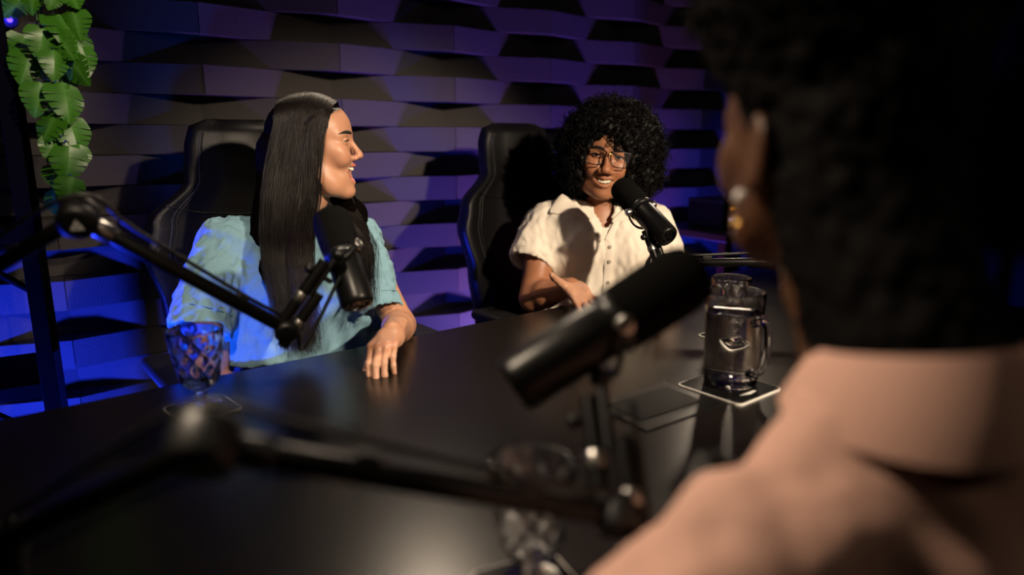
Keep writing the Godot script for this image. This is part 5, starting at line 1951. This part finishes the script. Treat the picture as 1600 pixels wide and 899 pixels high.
	# hoop earring on her right side
	var ear := T * Vector3(-0.079, -0.050, 0.004)
	var e := thing("hoop_earring", "large thin silver hoop earring hanging beside the white collar", "earring", ear)
	mb = MB.new()
	var pts := []
	var hz := (T.basis.x * 0.25 + T.basis.z * 0.97).normalized()
	for k in 33:
		var g := TAU * k / 32 + PI / 2
		pts.append(ear + Vector3(0, -0.029, 0) + Vector3(0, sin(g) * 0.029, 0) + hz * cos(g) * 0.026)
	mb.tube(pts, 0.0013, 8, false)
	part("hoop", mb, M.silver, e)

func helix(mb: MB, T: Transform3D, p: Vector3, ax: Vector3, r: float, L: float, turns: float, thick: float) -> void:
	var b := basis_y(ax)
	var n := int(turns * 7.0)
	var pts := []
	var rd := []
	var ph := rng.randf() * TAU
	for k in n + 1:
		var e := float(k) / n
		var g := ph + e * turns * TAU
		var rr := r * (0.55 + 0.6 * e)
		pts.append(T * (p + b.y * (L * e) + (b.x * cos(g) + b.z * sin(g)) * rr))
		rd.append(thick * (1.0 - 0.5 * e * e))
	mb.tube(pts, rd, 3, false)

func build_glasses(T: Transform3D) -> void:
	var at := T * Vector3(0, -0.004, 0.099)
	var t := thing("eyeglasses", "large clear-lensed glasses with dark rims on the smiling woman's face", "glasses", at)
	var shape := [Vector2(-0.027, 0.019), Vector2(0.0, 0.0215), Vector2(0.024, 0.018), Vector2(0.0275, 0.010), Vector2(0.022, -0.014), Vector2(0.012, -0.0215), Vector2(-0.012, -0.022), Vector2(-0.022, -0.016), Vector2(-0.029, 0.008), Vector2(-0.030, 0.015)]
	for s in [-1.0, 1.0]:
		var pts := []
		var poly := PackedVector2Array()
		var loop: Array = shape.duplicate()
		loop.append(shape[0])
		for p in curve(loop, 4):
			var q := Vector2(p.x * -s * 1.02, p.y)
			poly.append(q)
			pts.append(T * Vector3(s * 0.0345 + q.x, -0.004 + q.y, 0.0985 - 0.18 * absf(q.x * s + 0.0) * (1.0 if q.x * s > 0 else 0.2)))
		poly.remove_at(poly.size() - 1)
		var mb := MB.new()
		mb.tube(pts, 0.0017, 8, false, Vector2(1, 1))
		part("rim", mb, M.frame_black, t)
		mb = MB.new()
		var ring := []
		for q in poly: ring.append(T * Vector3(s * 0.0345 + q.x, -0.004 + q.y, 0.0985 - 0.18 * absf(q.x) * (1.0 if q.x * s > 0 else 0.2)))
		var c := T * Vector3(s * 0.0345, -0.004, 0.1000)
		var k0 := mb.vert(c, T.basis.z.normalized())
		for q in ring:
			mb.vert(q, ((q - c).normalized() * 0.10 + T.basis.z.normalized()).normalized())
		for i in ring.size():
			mb.tri(k0, k0 + 1 + i, k0 + 1 + (i + 1) % ring.size())
		part("lens", mb, M.lens, t)
		mb = MB.new()
		mb.tube([T * Vector3(s * 0.0655, 0.011, 0.093), T * Vector3(s * 0.0735, 0.012, 0.088), T * Vector3(s * 0.0770, 0.010, 0.04), T * Vector3(s * 0.0765, 0.004, -0.01), T * Vector3(s * 0.0740, -0.02, -0.03)], 0.0014, 6)
		part("temple", mb, M.gold, t)
		mb = MB.new()
		mb.tube(curve([T * Vector3(s * 0.0105, -0.006, 0.0965), T * Vector3(s * 0.0085, -0.012, 0.0955)], 2), 0.0018, 6)
		part("nose_pad", mb, M.gold, t)
	var mb := MB.new()
	mb.tube(curve([T * Vector3(-0.0105, 0.006, 0.0985), T * Vector3(0, 0.0095, 0.1005), T * Vector3(0.0105, 0.006, 0.0985)], 4), 0.0014, 8)
	part("bridge", mb, M.gold, t)

# ---------------------------------------------------------------- the person seen from behind
func build_person_behind() -> void:
	var fwd := Vector3(-0.30, 0, -0.954).normalized()
	var left := Vector3(fwd.z, 0, -fwd.x)
	var NB := px(1420, 612, 0.535)
	var SL := px(1040, 1030, 0.465)
	var SR := NB + (NB - SL) * Vector3(1, 0, 1) * 1.0 + Vector3(0, SL.y - NB.y, 0)
	var t := thing("person", "person seen from behind in a pinkish tan shirt with short dark curly hair", "person", Vector3(NB.x, 0, NB.z))
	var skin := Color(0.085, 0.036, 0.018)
	var HO := px(1292, 205, 0.600)
	var F := Vector3(-0.28, -0.03, -0.96).normalized()
	var X := Vector3.UP.cross(F).normalized()
	var T := Transform3D(Basis(X, F.cross(X), F).scaled(Vector3.ONE * 1.04), HO)
	var o := {"open": 0.0, "mouth": 0.026, "smile": 0.004, "gap": 0.004, "cheek": 0.3, "nose": 1.15, "lip": 1.1, "skin": skin, "lip_color": Color(0.12, 0.04, 0.03), "lid_up": 0.45, "lid_down": -0.35, "lid_tilt": 0.0, "brow_up": 0.0, "gaze": Vector3(0, 0, 1), "teeth_y": 0.0}
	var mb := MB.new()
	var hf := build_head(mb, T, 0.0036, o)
	var EL := SL + Vector3(-0.03, -0.27, -0.03)
	var ER := SR + Vector3(0.04, -0.27, -0.03)
	var WL := EL + fwd * 0.20 - left * 0.06 + Vector3(0, 0.095, 0)
	var WR := ER + fwd * 0.20 + left * 0.06 + Vector3(0, 0.095, 0)
	var mid := (SL + SR) / 2
	var f := Field.new(0.009)
	f.cap(NB - Vector3(0, 0.05, 0), T * Vector3(0, -0.10, -0.034), 0.060, 0.053, 0.02)
	f.cap(NB - Vector3(0, 0.05, 0), SL, 0.035, 0.04, 0.03)
	f.cap(NB - Vector3(0, 0.05, 0), SR, 0.035, 0.04, 0.03)
	f.cap(mid - Vector3(0, 0.08, 0), mid - Vector3(0, 0.36, 0), 0.06, 0.06, 0.03)
	for e in [[SL, EL, WL], [SR, ER, WR]]: f.chain(e, [0.050, 0.040, 0.026], 0.015)
	f.run()
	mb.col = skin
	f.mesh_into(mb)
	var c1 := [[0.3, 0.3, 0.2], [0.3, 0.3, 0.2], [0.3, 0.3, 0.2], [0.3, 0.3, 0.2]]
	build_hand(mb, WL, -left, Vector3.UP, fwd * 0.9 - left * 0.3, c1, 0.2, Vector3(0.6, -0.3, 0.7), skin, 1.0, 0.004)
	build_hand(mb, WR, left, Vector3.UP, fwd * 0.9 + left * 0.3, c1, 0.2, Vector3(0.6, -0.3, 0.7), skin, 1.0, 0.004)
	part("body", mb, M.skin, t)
	build_face_parts(t, hf, T, o)
	# shirt with long sleeves
	f = Field.new(0.007)
	for r in [[-0.03, 0.115, 0.075], [-0.12, 0.10, 0.105], [-0.25, 0.09, 0.110], [-0.40, 0.09, 0.118]]:
		var c := mid + Vector3(0, r[0], 0)
		f.cap(c - left * r[1], c + left * r[1], r[2], r[2], 0.05, 0, fwd, 0.95)
	f.cap(NB - Vector3(0, 0.055, 0) - fwd * 0.01, mid - Vector3(0, 0.07, 0), 0.080, 0.118, 0.05)
	f.cap(NB - Vector3(0, 0.038, 0) + left * 0.03, SL, 0.050, 0.064, 0.04)
	f.cap(NB - Vector3(0, 0.03, 0) - left * 0.03, SR, 0.055, 0.066, 0.04)
	for e in [[SL, EL, WL], [SR, ER, WR]]: f.chain([e[0], e[1], e[1].lerp(e[2], 0.86)], [0.066, 0.054, 0.040], 0.02)
	f.cap(NB - Vector3(0, 0.01, 0), NB + Vector3(0, 0.10, 0), 0.060, 0.070, 0.005, 1)
	f.cut(mid - Vector3(0, 0.44, 0), Vector3.DOWN)
	f.run()
	mb = MB.new()
	f.mesh_into(mb)
	crease(mb, 0.019, Vector3(0.12, 0.34, 0.12), 4, Basis(Vector3(0, 0, 1), 0.9))
	crease(mb, 0.004, Vector3(0.05, 0.14, 0.05), 9, Basis(Vector3(0, 0, 1), 0.5))
	part("shirt", mb, M.cotton_pink, t)
	mb = MB.new()
	var a := []
	var b := []
	for k in 25:
		var e := k / 24.0
		var g := lerpf(0.35, TAU - 0.35, e)
		var dir := fwd * cos(g) + left * sin(g)
		a.append(NB + dir * 0.068 + Vector3(0, 0.022 + 0.030 * (0.5 - 0.5 * cos(g)), 0))
		b.append(NB + dir * 0.092 + Vector3(0, -0.020, 0))
	sheet(mb, a, b, 0.004)
	part("collar", mb, M.cotton_pink, t)
	trousers(t, Vector3(0.33, 0.56, -0.30), fwd, left, M.denim)
	# hair: close at the sides, full and curly on top
	rng.seed = 17
	var hb := Field.new(0.007)
	hb.ell(Vector3(0, 0.036, -0.018), Vector3(0.078, 0.080, 0.100), 0.01)
	hb.ell(Vector3(0, -0.03, -0.050), Vector3(0.068, 0.08, 0.058), 0.03)
	hb.cap(Vector3(0, -0.06, -0.045), T.affine_inverse() * (NB + Vector3(0, 0.02, 0)), 0.066, 0.064, 0.02)
	hb.ell(Vector3(0, 0.10, -0.005), Vector3(0.108, 0.085, 0.115), 0.03)
	hb.cap(Vector3(-0.12, -0.062, 0.118), Vector3(0.12, -0.062, 0.118), 0.122, 0.122, 0.006, 1)
	hb.run()
	mb = MB.new()
	hb.mesh_into(mb, T)
	crease(mb, 0.008, Vector3(0.02, 0.02, 0.02), 15)
	var hair := part("hair", mb, M.hair_short, t)
	mb = MB.new()
	for q in 900:
		var d := Vector3(rng.randfn(), absf(rng.randfn()) * 0.9 + 0.05, rng.randfn()).normalized()
		var p := Vector3(0, 0.08, -0.005) + d * 0.2
		for k in 50:
			if hb.value(p) < 0.0: break
			p -= d * 0.003
		if p.z > 0.075 and p.y < 0.07: continue
		helix(mb, T, p - d * 0.006, (d + Vector3(rng.randfn(), rng.randfn(), rng.randfn()) * 0.5).normalized(), 0.005, rng.randf_range(0.015, 0.028), 2.0, 0.0015)
	part("curls", mb, M.hair_short, hair)
	var ear := T * Vector3(0.0785, -0.052, -0.004)
	var e := thing("pearl_earring", "round pearl earrings on the ear of the person seen from behind", "earring", ear)
	mb = MB.new()
	mb.ball(Transform3D(Basis(), ear + T.basis.x * 0.004), Vector3.ONE * 0.0055)
	part("pearl", mb, M.coaster_edge, e)
	mb = MB.new()
	mb.tube([ear + T.basis.x * 0.004 - Vector3(0, 0.004, 0), ear + T.basis.x * 0.004 - Vector3(0, 0.020, 0)], 0.0006, 6)
	mb.ball(Transform3D(Basis(), ear + T.basis.x * 0.004 - Vector3(0, 0.024, 0)), Vector3.ONE * 0.005)
	part("drop", mb, M.gold, e)
# ---------------------------------------------------------------- the scene
func _ready() -> void:
	rng.seed = 11
	var cam := Camera3D.new()
	cam.name = "camera"
	add_child(cam)
	cam.position = EYE
	cam.rotation = Vector3(-PITCH, 0, 0)
	var at := CameraAttributesPhysical.new()
	at.frustum_focal_length = 28.832
	at.frustum_focus_distance = 1.69
	at.exposure_aperture = 1.6
	at.frustum_near = 0.05
	at.frustum_far = 60.0
	cam.attributes = at
	cam.keep_aspect = Camera3D.KEEP_HEIGHT
	cam.current = true
	print("fov ", cam.fov, " want ", rad_to_deg(2 * atan(449.5 / FPX)))
	var we := WorldEnvironment.new()
	we.name = "environment"
	var env := Environment.new()
	env.background_mode = Environment.BG_COLOR
	env.background_color = Color(0, 0, 0)
	env.tonemap_mode = Environment.TONE_MAPPER_LINEAR
	env.tonemap_exposure = 1.0
	env.sdfgi_enabled = true
	env.ssao_enabled = true
	env.ssil_enabled = true
	we.environment = env
	add_child(we)
	var t0 := Time.get_ticks_msec()
	make_materials()
	# the studio's lamps
	var warm := Color(1.0, 0.905, 0.79)
	spot_lamp("studio_spotlight", "black studio spotlight hung in front of the two women", Vector3(1.75, 2.25, 0.15), Vector3(0.0, 0.9, -1.9), warm, 13.5, 17.0, 0.06, 40.0, "", 0.3)
	spot_lamp("studio_spotlight", "black studio spotlight hung behind the table near the foam wall", Vector3(1.02, 1.76, -3.18), Vector3(0.40, 0.75, -1.25), warm, 0.3, 24.0, 0.06, 8.0, "", 0.85)
	spot_lamp("studio_spotlight", "black studio spotlight hung above the person seen from behind", Vector3(-0.95, 2.30, -0.75), Vector3(0.15, 0.95, -0.45), warm, 3.2, 16.0, 0.06, 30.0, "", 0.3)
	spot_lamp("studio_spotlight", "black studio spotlight hung over the table, aimed at the hanging leaves", Vector3(0.55, 2.35, -0.35), Vector3(-1.05, 1.50, -1.42), warm, 4.2, 12.0, 0.05, 25.0, "", 0.3)
	spot_lamp("studio_spotlight", "black studio spotlight hung over the table, aimed at the woman in teal", Vector3(-0.15, 2.35, 0.15), Vector3(-0.52, 0.88, -1.58), warm, 3.6, 12.0, 0.05, 25.0, "", 0.3)
	spot_lamp("studio_spotlight", "black studio spotlight hung by the foam wall behind the woman in teal", Vector3(-0.30, 2.12, -2.30), Vector3(-0.22, 0.75, -0.95), warm, 0.85, 40.0, 0.06, 12.0, "", 0.5)
	var blue := Color(0.13, 0.22, 1.0)
	var violet := Color(0.60, 0.46, 1.0)
	spot_lamp("floor_uplight", "blue floor lamp beside the rack, shining along the foam wall", Vector3(-1.42, 0.28, -1.22), Vector3(-1.02, 0.66, -1.72), blue, 9.0, 62.0, 0.05, 4.0, "wall uplights")
	spot_lamp("floor_uplight", "violet uplight on the floor between the two chairs", WALL_P + WALL_E * 1.10 + WALL_N * 0.38 + Vector3(0, 0.22, 0), WALL_P + WALL_E * 1.05 + Vector3(0, 1.2, 0), violet, 2.9, 62.0, 0.05, 4.0, "wall uplights")
	spot_lamp("floor_uplight", "pink uplight on the floor beside the chair of the woman in white", WALL_P + WALL_E * 1.42 + WALL_N * 0.36 + Vector3(0, 0.22, 0), WALL_P + WALL_E * 1.42 + Vector3(0, 1.2, 0), Color(1.0, 0.33, 0.42), 0.6, 62.0, 0.05, 4.0, "wall uplights")
	spot_lamp("floor_uplight", "blue uplight on the floor behind the woman in white", WALL_P + WALL_E * 1.75 + WALL_N * 0.34 + Vector3(0, 0.22, 0), WALL_P + WALL_E * 1.75 + Vector3(0, 1.2, 0), blue, 3.6, 62.0, 0.05, 4.0, "wall uplights")
	spot_lamp("floor_uplight", "blue lamp on the floor under the table, facing the woman in teal", tab(-0.02, 0.30, 0.26), Vector3(-0.62, 0.76, -1.50), Color(0.06, 0.38, 1.0), 1.9, 24.0, 0.04, 4.0, "wall uplights")
	build_room()
	build_table()
	var turn := atan2(FACING.x, FACING.z)
	build_chair("high-backed black leather chair behind the woman in teal", Vector3(-0.54, 0, -1.70), turn)
	build_chair("high-backed black leather chair behind the woman in the white shirt", Vector3(0.225, 0, -2.17), turn)
	build_stool()
	print("room ", Time.get_ticks_msec() - t0)
	build_rack()
	build_woman_teal()
	print("teal ", Time.get_ticks_msec() - t0)
	build_woman_white()
	print("white ", Time.get_ticks_msec() - t0)
	build_person_behind()
	print("behind ", Time.get_ticks_msec() - t0)
	build_mics()
	build_glass()
	build_garland()
	build_gear()
	print("done ", Time.get_ticks_msec() - t0)
